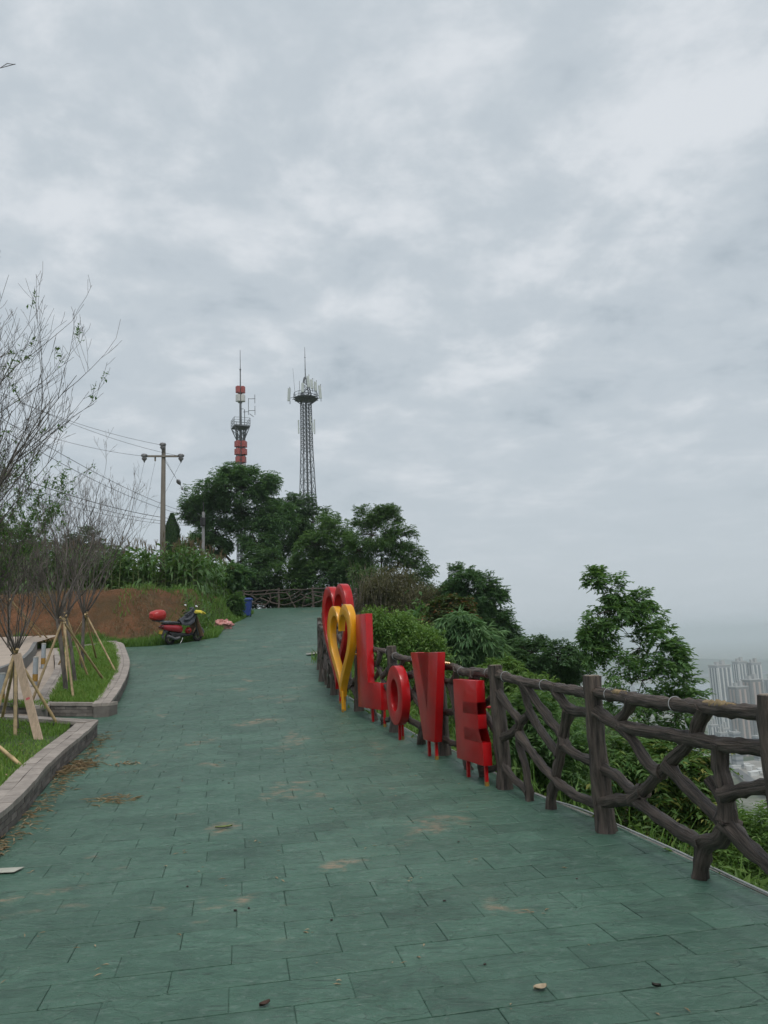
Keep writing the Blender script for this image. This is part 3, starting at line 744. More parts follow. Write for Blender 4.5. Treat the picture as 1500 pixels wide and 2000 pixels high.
# ------------------------------------------------------------------ sign letters and hearts
def sign(name, label, origin, u, loops, hbase, T, m, legs, legm, leg_foot=None, braces=()):
    """loops: [(outer, inner or None)] in (s, h); extruded by T across the plane; legs: list of s"""
    ux, uy = u; l = math.hypot(ux, uy); ux /= l; uy /= l
    nx_, ny_ = uy, -ux                       # towards the path
    if nx_ > 0: nx_, ny_ = -nx_, -ny_
    o = empty(name, (origin[0], origin[1], gzf(origin[1])))
    def W(s, h, d): return (ux*s+nx_*d, uy*s+ny_*d, h)
    mb = MB()
    for outer, inner in loops:
        if inner is None:
            n = len(outer)
            bm = bmesh.new(); vs = [bm.verts.new((a, b, 0)) for a, b in outer]; f = bm.faces.new(vs)
            bmesh.ops.triangulate(bm, faces=[f]); bm.verts.index_update()
            tris = [tuple(v.index for v in ff.verts) for ff in bm.faces]; bm.free()
            V = [W(a, b+hbase, T/2) for a, b in outer]+[W(a, b+hbase, -T/2) for a, b in outer]
            mb.add(V, tris+[tuple(reversed([i+n for i in t_])) for t_ in tris]+[(i, i+n, (i+1) % n+n, (i+1) % n) for i in range(n)])
        else:
            n = len(outer)
            V = [W(a, b+hbase, T/2) for a, b in outer]+[W(a, b+hbase, T/2) for a, b in inner]+[W(a, b+hbase, -T/2) for a, b in outer]+[W(a, b+hbase, -T/2) for a, b in inner]
            Fc = []
            for i in range(n):
                j = (i+1) % n
                Fc += [(i, j, n+j, n+i), (2*n+j, 2*n+i, 3*n+i, 3*n+j), (j, i, 2*n+i, 2*n+j), (n+i, n+j, 3*n+j, 3*n+i)]
            mb.add(V, Fc)
    face = mb.build('letter_body' if 'letter' in name else 'heart_ring', m, o)
    bm = bmesh.new(); bm.from_mesh(face.data); bmesh.ops.recalc_face_normals(bm, faces=bm.faces)
    ed = [e for e in bm.edges if len(e.link_faces) == 2 and e.calc_face_angle(0) > .9]
    bmesh.ops.bevel(bm, geom=ed, offset=.004, segments=2, affect='EDGES', profile=.5)
    for f in bm.faces: f.smooth = True
    for e in bm.edges:
        if len(e.link_faces) == 2 and e.calc_face_angle(0) > .5: e.smooth = False
    bm.to_mesh(face.data); bm.free()
    for k, (s, d) in enumerate(legs):
        z0 = gzf(origin[1]+uy*s)-gzf(origin[1])-.02; c = W(s, 0, d)
        q = MB(); q.box((c[0], c[1], (z0+hbase+.1)/2), (.032, .032, hbase+.1-z0), rz=math.atan2(uy, ux)); lg = q.build('leg', legm, o)
        if k == len(legs)-1: q = MB(); q.box((c[0], c[1], z0+.04), (.036, .036, .045), rz=math.atan2(uy, ux)); q.build('leg_foot', M['rustyel'], lg)
    for s, h, ln, mm in braces:
        q = MB(); a = Vector(W(s, h, -T/2+.01)); b = Vector(W(s+.05, h-.02, -T/2-ln)); q.tube([a, b], .016, 6, True, smooth=False); q.build('brace', mm, o)
    return tag(o, label, 'sign letter' if 'letter' in name else 'heart sign')
def heart(W_, H_, k=96, sc_=1.0, dy=0.0):
    pts = []
    for i in range(k):
        a = 2*math.pi*i/k
        x = 16*math.sin(a)**3; y = 13*math.cos(a)-5*math.cos(2*a)-2*math.cos(3*a)-math.cos(4*a)
        pts.append((x/16*W_/2*sc_, ((y+17)/28.9)*H_))
    if sc_ != 1.0 or dy:
        pts = [(x, H_*.56+(y-H_*.56)*(sc_+.01)+dy) for x, y in pts]
    return pts
def O2(k=64, a=.3, b=.43, c=.43): return [(a*math.cos(2*math.pi*i/k), c+b*math.sin(2*math.pi*i/k)) for i in range(k)]
U = (.41, -.912)
RH, YH = heart(1.30, 1.88), heart(1.16, 1.55)
sign('heart_sign', 'tall red metal heart outline sign behind the yellow one by the fence', (-.93, 14.28), U, [(RH, heart(1.30, 1.88, sc_=.78, dy=.0))], .24, .15, M['redpaint'], [(-.06, -.03), (.10, .03)], M['redpaint'], braces=[(.2, 1.0, .3, M['redpaint'])])
sign('heart_sign', 'yellow metal heart outline sign standing in front of the red heart', (-.81, 13.42), U, [(YH, heart(1.16, 1.55, sc_=.74, dy=.0))], .24, .12, M['yelpaint'], [(-.06, -.04), (.05, .04)], M['yelpaint'], braces=[(.35, .95, .35, M['yelpaint'])])
UL = (.40, -.916)
sign('sign_letter', 'big red metal letter L beside the yellow heart', (-.33, 12.5), UL, [([(-.38, 0), (.58, 0), (.58, .40), (.06, .40), (.06, 1.48), (-.38, 1.48)], None)], .20, .12, M['redpaint'], [(.08, 0), (.55, 0)], M['redpaint'], braces=[(.0, 1.1, .3, M['yelpaint'])])
sign('sign_letter', 'red metal letter O between the letters L and V', (.10, 11.02), (.33, -.944), [(O2(64, .33, .405, .405), O2(64, .15, .22, .405))], .20, .12, M['redpaint'], [(.0, .0), (-.02, -.05)], M['redpaint'], braces=[(.0, .6, .3, M['redpaint'])])
sign('sign_letter', 'red metal letter V between the letters O and E', (.475, 9.82), (.33, -.944), [([(-.14, 0), (.22, 0), (.46, 1.07), (.17, 1.07), (.03, .36), (-.22, 1.07), (-.46, 1.07)], None)], .20, .10, M['redpaint'], [(-.08, 0), (.15, 0)], M['redpaint'], braces=[(.30, 1.15, .10, M['yelpaint'])])
sign('sign_letter', 'red metal letter E at the near end of the word by a fence post', (.87, 8.58), (.32, -.947), [([(-.36, 0), (.33, 0), (.33, .225), (-.13, .225), (-.13, .365), (.25, .365), (.25, .505), (-.13, .505), (-.13, .635), (.25, .635), (.25, .86), (-.36, .86)], None)], .19, .10, M['redpaint'], [(-.18, 0), (.27, 0)], M['redpaint'], braces=[(-.2, .75, .28, M['redpaint'])])

# ------------------------------------------------------------------ leaves
def leaflets(base, dirn, nrm, L, Wd, fold=.18):
    """quads (rhombus folded on the midrib) for arrays of bases/directions"""
    n = len(base); side = np.cross(dirn, nrm); side /= np.linalg.norm(side, axis=1)[:, None]+1e-9
    up_ = np.cross(side, dirn)
    L = np.broadcast_to(np.asarray(L, float), (n,))[:, None]; Wd = np.broadcast_to(np.asarray(Wd, float), (n,))[:, None]
    A = base; B = base+dirn*L*.45+side*Wd*.5+up_*Wd*fold; C = base+dirn*L-up_*L*.12; D = base+dirn*L*.45-side*Wd*.5+up_*Wd*fold
    V = np.stack([A, B, C, D], 1).reshape(-1, 3); b = np.arange(n)*4
    Fc = np.concatenate([np.stack([b, b+1, b+2], 1), np.stack([b, b+2, b+3], 1)])
    return V, Fc
def norm(a): return a/(np.linalg.norm(a, axis=1)[:, None]+1e-9)
def sprays(C, D, rach, k, ll, lw, droop=.35, kind='pinnate'):
    """compound leaves: k leaflets per spray at centres C growing along D"""
    n = len(C); t_ = (np.arange(k)//2+.6)/((k+1)//2+.4)
    up_ = np.tile([0, 0, 1.0], (n, 1)); side = norm(np.cross(D, up_)+rng.normal(0, .05, (n, 3)))
    bs, ds, ns = [], [], []
    for j in range(k):
        s = 1 if j % 2 else -1
        tt = t_[j]
        if kind == 'pinnate':
            b = C+D*(rach*tt)+np.array([0, 0, -1.0])*(rach*droop*tt*tt)
            d = norm(side*s*.9+D*.55+np.array([0, 0, -.35*droop-.1])+rng.normal(0, .12, (n, 3)))
        elif kind == 'palm':
            an = (j-(k-1)/2)/(k/2)*1.5
            b = C+D*rach*.2; d = norm(D*math.cos(an)+side*math.sin(an)+np.array([0, 0, -droop])+rng.normal(0, .15, (n, 3)))
        else:
            b = C+rng.normal(0, rach*.5, (n, 3)); d = norm(D+rng.normal(0, .8, (n, 3))+np.array([0, 0, -droop*.5]))
        nn = norm(np.array([0, 0, 1.0])+rng.normal(0, .35, (n, 3)))
        bs.append(b); ds.append(d); ns.append(nn)
    B = np.concatenate(bs); Dd = np.concatenate(ds); Nn = np.concatenate(ns)
    q = rng.uniform(.55, 1.35, len(B))
    return leaflets(B, Dd, Nn, ll*q, lw*q)
def tree(name, label, cat, base, blobs, m, depth, trunk_r=.12, clumps=14, per=26, rach=.35, k=7, ll=.16, lw=.06, droop=.4, kind='pinnate', spread=.44, group=None, limbs=True, barkm=None, fill=.0, dz=None):
    """blobs in picture units (centre x, y, radius x, radius y) at real distance depth"""
    base = Vector(base); o = empty(name, base); tag(o, label, cat, group)
    Cs, Ds = [], []; q = MB(); s = depth/F
    bl = [(at(bx, by, depth+(rnd.uniform(-.6, .6) if dz is None else dz)*(rx*s)), rx*s, ry*s) for bx, by, rx, ry in blobs]
    top = sum((b[0] for b in bl), Vector())/len(bl)
    fork = base.lerp(Vector((top.x*.75+base.x*.25, top.y*.75+base.y*.25, top.z)), .45)
    if limbs:
        q.tube(spline([base-base-Vector((0, 0, .2)), (fork-base)*.5+Vector((rnd.uniform(-.1, .1), 0, 0)), fork-base], max(.25, depth*.01)), [trunk_r*1.25]+[trunk_r]*0, 8) if False else None
        S = spline([Vector((0, 0, -.3)), (fork-base)*.5+Vector((rnd.uniform(-.06, .06)*trunk_r*10, 0, 0)), fork-base], max(.2, depth*.008))
        q.tube(S, [trunk_r*(1.25-.5*i/len(S)) for i in range(len(S))], 8, True, .1, 1.0)
    bl.sort(key=lambda b_: (b_[0]-fork).length); placed = [(fork, trunk_r*.75)]
    for c, rx, rz in bl:
        ry_ = (rx+rz)*.5
        if limbs:
            src, sr = min(placed, key=lambda p_: (p_[0]-c).length+.35*(p_[0]-fork).length+(.8*rx if p_[0].z > c.z else 0))
            mid = (src+c)*.5+Vector((rnd.uniform(-.15, .15)*rx, rnd.uniform(-.15, .15)*rx, -.10*rx)); S = spline([src-base, mid-base, c-base], max(.2, depth*.012))
            e_r = max(sr*.55, trunk_r*.10); q.tube(S, [sr*.8+(e_r-sr*.8)*i/max(1, len(S)-1) for i in range(len(S))], 6); placed.append((c, e_r))
        for _ in range(clumps):
            v = Vector((rnd.gauss(0, 1), rnd.gauss(0, 1), rnd.gauss(.15, 1))).normalized()
            f = rnd.uniform(.45, 1.0)**.6
            pc = c+Vector((v.x*rx*f, v.y*ry_*f, v.z*rz*f))
            if limbs and rnd.random() < .75:
                S = [c-base, (c*.5+pc*.5)-base+Vector((0, 0, rnd.uniform(-.1, .05)*rx)), pc-base]
                q.tube(S, [trunk_r*.15, trunk_r*.11, trunk_r*.04], 4, False)
            rc = spread*(rx+rz)*.5
            pts = np.array(pc-base)+np.clip(rng.normal(0, 1, (per, 3)), -1.35, 1.35)*np.array([rc, rc, rc*.75])*.62
            out = norm(np.tile(np.array(v)*.7, (per, 1))+rng.normal(0, .6, (per, 3))+np.array([0, 0, .12]))
            Cs.append(pts); Ds.append(out)
        if fill:
            nf = int(fill*clumps*per)
            pts = np.array(c-base)+norm(rng.normal(0, 1, (nf, 3)))*np.array([rx, ry_, rz])*(rng.uniform(0, 1, (nf, 1))**.5)*.9
            Cs.append(pts); Ds.append(norm(rng.normal(0, 1, (nf, 3))))
    Cs = np.concatenate(Cs); Ds = np.concatenate(Ds)
    Vv, Ff = sprays(Cs, Ds, rach, k, ll, lw, droop, kind)
    if limbs: q.build('trunk', barkm or M['treebark'], o)
    mesh_np('crown' if limbs else 'foliage', Vv, Ff, m, o)
    return o
def hbase(px, py, depth):
    p_ = at(px, py, depth); return (p_.x, p_.y, float(H(np.array([p_.x]), np.array([p_.y]))[0]))

GT = 'trees behind the far fence'
tree('broadleaf_tree', 'broad dark tree with spreading crown below the striped mast', 'tree', hbase(457, 1110, 54),
     [(455, 950, 55, 30), (505, 945, 42, 22), (405, 965, 45, 26), (385, 995, 30, 22), (440, 1000, 60, 30), (500, 990, 48, 28), (540, 1010, 36, 30), (420, 1035, 36, 22), (490, 1035, 50, 24), (465, 925, 36, 14), (505, 1065, 34, 20), (425, 1068, 26, 16)],
     M['leafdark'], 54, .17, 28, 34, .34, 9, .17, .062, group=GT)
tree('broadleaf_tree', 'dark tree between the spreading tree and the lattice tower', 'tree', hbase(570, 1110, 60),
     [(575, 990, 36, 24), (560, 1030, 45, 34), (610, 1020, 40, 28), (590, 1065, 50, 30), (545, 1075, 40, 28)], M['leafdark'], 60, .14, 22, 34, .38, 9, .19, .07, group=GT)
tree('broadleaf_tree', 'lighter green tree in front of the foot of the lattice tower', 'tree', hbase(648, 1150, 49),
     [(640, 1035, 44, 28), (670, 1060, 34, 26), (615, 1065, 34, 26), (655, 1090, 46, 18), (620, 1095, 30, 16)], M['leafmid'], 49, .10, 20, 34, .32, 9, .15, .055, group=GT)
tree('broadleaf_tree', 'tree with ragged crown stepping down to the right of the lighter tree', 'tree', hbase(740, 1150, 46),
     [(720, 1010, 30, 18), (755, 1010, 28, 20), (730, 1045, 44, 26), (780, 1050, 30, 20), (790, 1085, 34, 22), (745, 1085, 44, 24), (820, 1120, 34, 20), (700, 1075, 26, 24)], M['leafmid'], 46, .11, 18, 32, .30, 9, .145, .052, group=GT)
tree('broadleaf_tree', 'dense dark tree left of the open haze, above the drooping shrub', 'tree', hbase(925, 1300, 31),
     [(900, 1130, 36, 22), (935, 1150, 34, 26), (880, 1160, 24, 18), (960, 1165, 28, 20), (930, 1195, 52, 30), (975, 1215, 26, 24), (990, 1250, 34, 28), (940, 1245, 44, 30)], M['leafdark'], 31, .11, 20, 34, .22, 9, .115, .043, group='trees on the slope beyond the fence')
tree('broadleaf_tree', 'low dark tree crown just above the top rail, left of the lone tree', 'tree', hbase(1060, 1420, 24),
     [(1040, 1275, 40, 26), (1090, 1280, 38, 24), (1020, 1310, 40, 24), (1120, 1305, 34, 24), (1075, 1320, 50, 26), (1000, 1290, 22, 18)], M['leafdark'], 24, .08, 20, 32, .2, 9, .098, .037, group='trees on the slope beyond the fence')
tree('broadleaf_tree', 'lone airy tree standing against the haze behind the log fence', 'tree', hbase(1195, 1560, 14.5),
     [(1165, 1130, 18, 16), (1190, 1150, 34, 20), (1215, 1170, 34, 20), (1180, 1195, 40, 22), (1250, 1180, 28, 20), (1265, 1205, 32, 22), (1215, 1225, 48, 24), (1290, 1240, 30, 22), (1170, 1240, 28, 20), (1250, 1265, 52, 26), (1315, 1270, 22, 18),
      (1160, 1270, 24, 20), (1210, 1290, 44, 24), (1300, 1300, 40, 24), (1255, 1330, 60, 26), (1330, 1330, 34, 22), (1350, 1365, 34, 18), (1290, 1370, 50, 22), (1230, 1375, 40, 26), (1320, 1400, 40, 22), (1280, 1430, 40, 24), (1150, 1245, 10, 10)], M['leafmid'], 14.5, .055, 8, 13, .19, 9, .095, .036, .45, spread=.42, group='trees on the slope beyond the fence')
tree('broadleaf_tree', 'small bright round tree between the cypress and the second pole', 'tree', hbase(378, 1110, 57),
     [(375, 1060, 22, 18), (385, 1080, 24, 16), (365, 1085, 16, 12)], M['leafbright'], 57, .06, 12, 24, .3, 7, .17, .08, group=GT)
tree('broadleaf_tree', 'dark tree behind the corn seen through the bare branches at far left', 'tree', hbase(40, 1130, 52),
     [(20, 1070, 60, 36), (70, 1090, 50, 30), (-20, 1060, 40, 40)], M['leafdark'], 52, .14, 16, 26, .45, 7, .22, .09)
tree('broadleaf_tree', 'dark tree behind the corn seen through bare branches left of the pole', 'tree', hbase(170, 1130, 56),
     [(165, 1060, 30, 26), (190, 1085, 34, 22), (140, 1085, 36, 22), (225, 1095, 30, 14)], M['leafdark'], 56, .10, 14, 24, .42, 7, .22, .09)
# cypress
cb_ = hbase(335, 1130, 58); o = empty('cypress', cb_); tag(o, 'narrow columnar cypress standing beside the concrete pole', 'tree')
q = MB(); q.tube([(0, 0, -.2), (0, 0, 3.0)], [.12, .03], 7); q.build('trunk', M['treebark'], o)
hh = at(337, 1006, 58).z-cb_[2]; n = 9000; zt = rng.uniform(.05, 1, n); an = rng.uniform(0, 6.283, n)
rad = .62*np.sqrt(np.clip(1-((zt-.45)/.62)**4, 0.03, 1))*(.9+.14*np.sin(an*5+zt*9))*np.clip((1.04-zt)*5, 0, 1)*rng.uniform(.75, 1.03, n)
C = np.stack([np.cos(an)*rad, np.sin(an)*rad, zt*hh], 1); D = norm(np.stack([np.cos(an)*.35, np.sin(an)*.35, np.ones(n)], 1)+rng.normal(0, .2, (n, 3)))
Vv, Ff = leaflets(C, D, norm(np.stack([np.cos(an), np.sin(an), an*0], 1)), .22, .09); mesh_np('crown', Vv, Ff, M['leafdark'], o)

# shrubs behind the far fence and down the slope
def shrub(label, base, blobs, m, depth, **kw):
    return tree('shrub', label, 'shrub', base, blobs, m, depth, limbs=False, **kw)
shrub('dark undergrowth shrub behind the far fence left of its middle post', hbase(510, 1150, 51), [(495, 1120, 34, 32), (530, 1130, 36, 30), (510, 1095, 36, 26), (500, 1165, 34, 24), (535, 1170, 34, 22), (470, 1160, 20, 20)], M['leafdark'], 51, clumps=16, per=24, rach=.3, k=7, ll=.2, lw=.08, fill=.5, group='undergrowth behind the far fence')
shrub('light undergrowth shrub behind the middle of the far fence', hbase(570, 1150, 50.5), [(565, 1130, 40, 30), (600, 1135, 34, 26), (585, 1110, 34, 22), (570, 1170, 34, 22), (605, 1170, 34, 22)], M['leafmid'], 50.5, clumps=14, per=24, rach=.3, k=7, ll=.18, lw=.07, fill=.5, group='undergrowth behind the far fence')
shrub('dark undergrowth shrub behind the right end of the far fence', hbase(650, 1150, 49), [(640, 1130, 40, 28), (680, 1125, 36, 34), (660, 1105, 34, 24), (700, 1110, 28, 26), (640, 1168, 34, 22), (675, 1168, 34, 22)], M['leafdark'], 49, clumps=16, per=24, rach=.3, k=7, ll=.18, lw=.07, fill=.5, group='undergrowth behind the far fence')
shrub('green shrub above the red heart at the bend of the fence', hbase(715, 1200, 40), [(715, 1130, 30, 28), (735, 1160, 34, 30), (700, 1165, 24, 26)], M['leafmid'], 40, clumps=14, per=24, rach=.26, k=7, ll=.15, lw=.06, fill=.5)
shrub('brownish bushy thicket shrub above the green slope', hbase(780, 1230, 33), [(760, 1150, 40, 40), (800, 1165, 44, 38), (835, 1180, 34, 30), (730, 1175, 30, 30), (780, 1195, 44, 26)], M['leafbrown'], 31.2, clumps=20, per=26, rach=.3, k=6, ll=.15, lw=.03, droop=.1, kind='scatter', fill=.6)
shrub('bright green leafy shrub mound behind the letters L and O', hbase(765, 1290, 18.5), [(740, 1225, 40, 30), (780, 1230, 46, 30), (735, 1260, 38, 26), (790, 1265, 50, 26), (825, 1265, 36, 30), (760, 1290, 54, 24), (715, 1235, 22, 26), (835, 1290, 40, 24)], M['leafbright'], 18.5, clumps=16, per=24, rach=.16, k=7, ll=.085, lw=.038, droop=.3, kind='scatter', fill=.5, spread=.34)
shrub('shrub with reddish young leaves left of the drooping shrub', hbase(870, 1300, 23), [(860, 1190, 26, 20), (895, 1180, 24, 16), (845, 1215, 30, 20), (900, 1200, 26, 18)], M['leafred'], 23, clumps=12, per=18, rach=.2, k=7, ll=.12, lw=.045, fill=.3)
shrub('shrub of long drooping lance leaves above the letter V', hbase(905, 1330, 19.5), [(895, 1215, 34, 16), (925, 1235, 34, 22), (885, 1245, 38, 24), (945, 1260, 30, 26), (900, 1275, 46, 24), (960, 1290, 30, 20), (925, 1290, 40, 20)], M['leaflance'], 19.5, clumps=12, per=13, rach=.15, k=7, ll=.26, lw=.042, droop=.7, kind='palm', fill=.3)
shrub('green fine-leaved shrub behind the top rail between letter E and the trees', hbase(1000, 1400, 14), [(975, 1310, 36, 18), (1015, 1335, 44, 20), (960, 1335, 34, 20), (1055, 1350, 40, 20), (1000, 1365, 50, 22)], M['leafbright'], 14, clumps=14, per=22, rach=.18, k=8, ll=.10, lw=.022, droop=.6, kind='palm', fill=.4)
shrub('shrub with arching feathery leaves behind the fence bay left of the tall post', hbase(1090, 1620, 9.4), [(1040, 1420, 50, 40), (1100, 1450, 50, 44), (1060, 1490, 50, 40), (1130, 1510, 50, 44), (1020, 1390, 36, 26), (1090, 1550, 46, 36), (1010, 1450, 30, 30)], M['leafmid'], 9.4, clumps=10, per=9, rach=.26, k=14, ll=.085, lw=.026, droop=.55, fill=.4)
shrub('shrub with yellow-tipped feathery leaves behind the fence right of the tall post', hbase(1270, 1720, 7.6), [(1240, 1470, 44, 30), (1290, 1490, 46, 34), (1330, 1480, 40, 30), (1350, 1530, 36, 34), (1290, 1550, 60, 40), (1240, 1540, 44, 40), (1330, 1590, 50, 36), (1270, 1610, 60, 36), (1380, 1600, 24, 24)], M['leaffresh'], 7.8, clumps=10, per=8, rach=.26, k=14, ll=.085, lw=.028, droop=.5, fill=.45)
shrub('green bush low down outside the fence at the right edge', hbase(1460, 1800, 7.0), [(1450, 1640, 40, 30), (1490, 1625, 30, 30), (1400, 1680, 44, 30), (1470, 1690, 50, 34), (1530, 1680, 50, 50)], M['leafbright'], 6.9, clumps=11, per=11, rach=.16, k=8, ll=.06, lw=.016, droop=.3, fill=.5)

# dry canes in the thicket
q = MB(); base = Vector(hbase(780, 1230, 32)); o = empty('cane_thicket', base); tag(o, 'patch of thin dry grey-brown canes above the green slope', 'canes')
for i in range(200):
    x = rnd.uniform(690, 850); p0 = at(x, 1205+(x-690)*.12, 32+rnd.uniform(-2, 2)); h = rnd.uniform(1.2, 2.6)*(1-.35*(x-690)/160); ln = rnd.uniform(-.25, .35)
    q.tube([p0-base, p0-base+Vector((ln*.4*h, rnd.uniform(-.1, .1), h*.6)), p0-base+Vector((ln*h, rnd.uniform(-.2, .2), h))], [.008, .006, .003], 3, False)
q.build('stems', mat('dry_cane', (.17, .145, .115), .9, .3, 4), o)

# ground cover on the slope
def cover(name, label, xs, n, m, ll, lw, k, hmax, kind='scatter', droop=.3, yr=(2, 46)):
    y = rng.uniform(yr[0], yr[1], n*2); d = rng.uniform(xs[0], xs[1], n*2)**1.0
    x = fencex(y)+.2+d; keep = (x/y < .62)
    x, y, d = x[keep][:n], y[keep][:n], d[keep][:n]
    z = H(x, y)+rng.uniform(.02, 1, len(x))*hmax*np.clip(d/1.2, .25, 1)
    C = np.stack([x, y, z], 1); D = norm(rng.normal(0, .6, (len(x), 3))+np.array([.1, -.15, .7]))
    Vv, Ff = sprays(C, D, ll*1.6, k, ll, lw, droop, kind)
    return tag(mesh_np(name, Vv, Ff, m), label, 'ground cover', kind='stuff')
cover('ground_cover', 'leafy green ground cover on the slope outside the fence', (0, 14), 11000, M['leafbright'], .13, .045, 7, .5, yr=(3, 30))
cover('ground_cover', 'darker leafy ground cover further down and along the slope', (2, 30), 9000, M['leafmid'], .28, .11, 6, .8, yr=(8, 60))
yy = rng.uniform(2.5, 22, 9000); dd = rng.uniform(.02, 2.4, 9000); xx = fencex(yy)+.24+dd
P3 = np.c_[xx, yy, H(xx, yy)]
tag(blades('slope_grass', P3, .15, .55, .014, M['weed'], .9), 'long green grass just outside the log fence', 'grass', kind='stuff')

# ------------------------------------------------------------------ bank grass, corn
n = 16000; x = rng.uniform(-13, -5.8, n*3); y = rng.uniform(25.4, 30, n*3); e = polydist(x, y, BANK); k_ = inside(x, y, BANK+[(-40, 60)]) & (e < .95+.35*np.sin(x*2.3))
x, y = x[k_][:n], y[k_][:n]; e = e[k_][:n]
tag(blades('bank_grass', np.c_[x, y, H(x, y)], .10, .34, .022, M['weed'], .7), 'strip of green grass at the foot of the red soil bank', 'grass', kind='stuff')
n = 6500; x = rng.uniform(-9.0, -6.2, n*6); y = rng.uniform(28.2, 47, n*6); k_ = inside(x, y, BANK+[(-40, 60)]) & (polydist(x, y, BANK) < 1.5+.5*np.sin(y*2.1)) & (rng.uniform(0, 1, n*6) < np.clip((y-27.5)/6, .12, 1)); x, y = x[k_][:n], y[k_][:n]
tag(blades('bank_weeds', np.c_[x, y, H(x, y)], .08, .30, .025, M['weed'], .9), 'weeds covering the side of the bank beside the path', 'weeds', kind='stuff')
x = rng.uniform(-9.8, -6.6, 1500); y = rng.uniform(27.6, 30.2, 1500); k_ = inside(x, y, BANK+[(-40, 60)]) & (np.sin(x*2.2-y*1.4)+rng.normal(0, .5, 1500) > .1)
tag(blades('bank_weeds', np.c_[x, y, H(x, y)][k_], .08, .28, .028, M['weed'], .9), 'green weeds dotted over the soil above the scooter', 'weeds', kind='stuff')
x = rng.uniform(-15, -6.4, 16000); y = rng.uniform(26.3, 30.6, 16000)
k_ = inside(x, y, BANK+[(-40, 60)]) & (np.sin(x*1.9+y*1.1)+np.sin(x*.7-y*2.7)+rng.normal(0, .6, 16000) > .2)
tag(blades('dry_grass', np.c_[x, y, H(x, y)][k_], .04, .16, .016, M['drygrass'], 1.3), 'sparse dry grass on the red soil bank', 'grass', kind='stuff')
shrub('low dark hedge of bushes behind the corn field', hbase(230, 1150, 40), [(a_, 1135+6*math.sin(a_), 34, 26) for a_ in range(-10, 470, 42)], M['leafdark'], 40, clumps=12, per=18, rach=.3, k=7, ll=.24, lw=.11, fill=.8)
shrub('rounded weedy bush on the end of the bank beside the blue bin', hbase(455, 1200, 36.5), [(455, 1185, 20, 18), (462, 1175, 16, 14), (450, 1200, 18, 10)], M['leafmid'], 36.5, clumps=14, per=22, rach=.16, k=7, ll=.14, lw=.05, fill=.5)

def corn_meshes(seed):
    r = random.Random(seed); h = 1.75+.35*r.random()
    st = MB(); st.tube([(0, 0, -.05), (r.uniform(-.03, .03), r.uniform(-.03, .03), h*.5), (r.uniform(-.06, .06), r.uniform(-.06, .06), h)], [.018, .015, .006], 5, False)
    lf = MB(); az = r.uniform(0, 6.28)
    for i in range(14):
        z = h*(.10+.84*i/14); a = az+math.pi*(i % 2)+r.uniform(-.45, .45); L = (.64-.26*abs(i-7)/7)*r.uniform(.8, 1.15); w0 = .10*r.uniform(.8, 1.25)
        dx, dy = math.cos(a), math.sin(a); sx_, sy_ = -dy, dx; V = []; nseg = 5; rise = r.uniform(.5, .85) if i > 3 else .3; fall = r.uniform(.5, 1.35)
        for k in range(nseg+1):
            t_ = k/nseg; rr = L*t_*(.95-.15*t_); zz_ = z+L*(rise*1.6*t_-fall*t_*t_*1.15); ww = w0*(1-t_)**.6*(.55+.9*min(1, t_*3)) if k < nseg else .002
            tw = .35*math.sin(t_*4+i)
            V += [(dx*rr+sx_*ww*.5, dy*rr+sy_*ww*.5, zz_+ww*tw), (dx*rr, dy*rr, zz_-ww*.18), (dx*rr-sx_*ww*.5, dy*rr-sy_*ww*.5, zz_-ww*tw)]
        Fc = []
        for k in range(nseg): Fc += [(3*k, 3*k+1, 3*k+4, 3*k+3), (3*k+1, 3*k+2, 3*k+5, 3*k+4)]
        lf.add(V, Fc, True)
    ta = MB()
    for k in range(5):
        a = k*1.25; s_ = .06 if k else 0
        ta.tube([(0, 0, h-.03), (math.cos(a)*s_*.5, math.sin(a)*s_*.5, h+.15), (math.cos(a)*s_*1.5, math.sin(a)*s_*1.5, h+.27)], [.007, .009, .004], 3, False)
    return st, lf, ta
protos = []
for s_ in range(6):
    st, lf, ta = corn_meshes(s_+11); o = empty('corn_plant', (0, 0, 0))
    tag(o, 'green corn plant with tassel in the dense field on top of the red bank', 'corn plant', 'corn plants in the field on the bank')
    st.build('stalk', M['cornstalk'], o); lf.build('leaves', M['corn'], o); ta.build('tassel', M['tassel'], o); protos.append(o)
used = set(); cnt = 0
spots = []
for row in range(8):
    for i in range(40):
        x = -16.6+i*.24+rnd.uniform(-.08, .08); y = 30.3+row*.55+rnd.uniform(-.12, .12)+ .09*(x+12)
        if x > -7.35-.0*row: continue
        if polydist(np.array([x]), np.array([y]), BANK)[0] < (2.7 if y < 31.5 else 1.0): continue
        spots.append((x, y))
extra = [(-8.0-.28*(i % 4)+rnd.uniform(-.12, .12), 32.6+(i//4)*.55+rnd.uniform(-.2, .2)) for i in range(64)]
spots = (spots[:300-len(extra)-6]+extra)[:294]

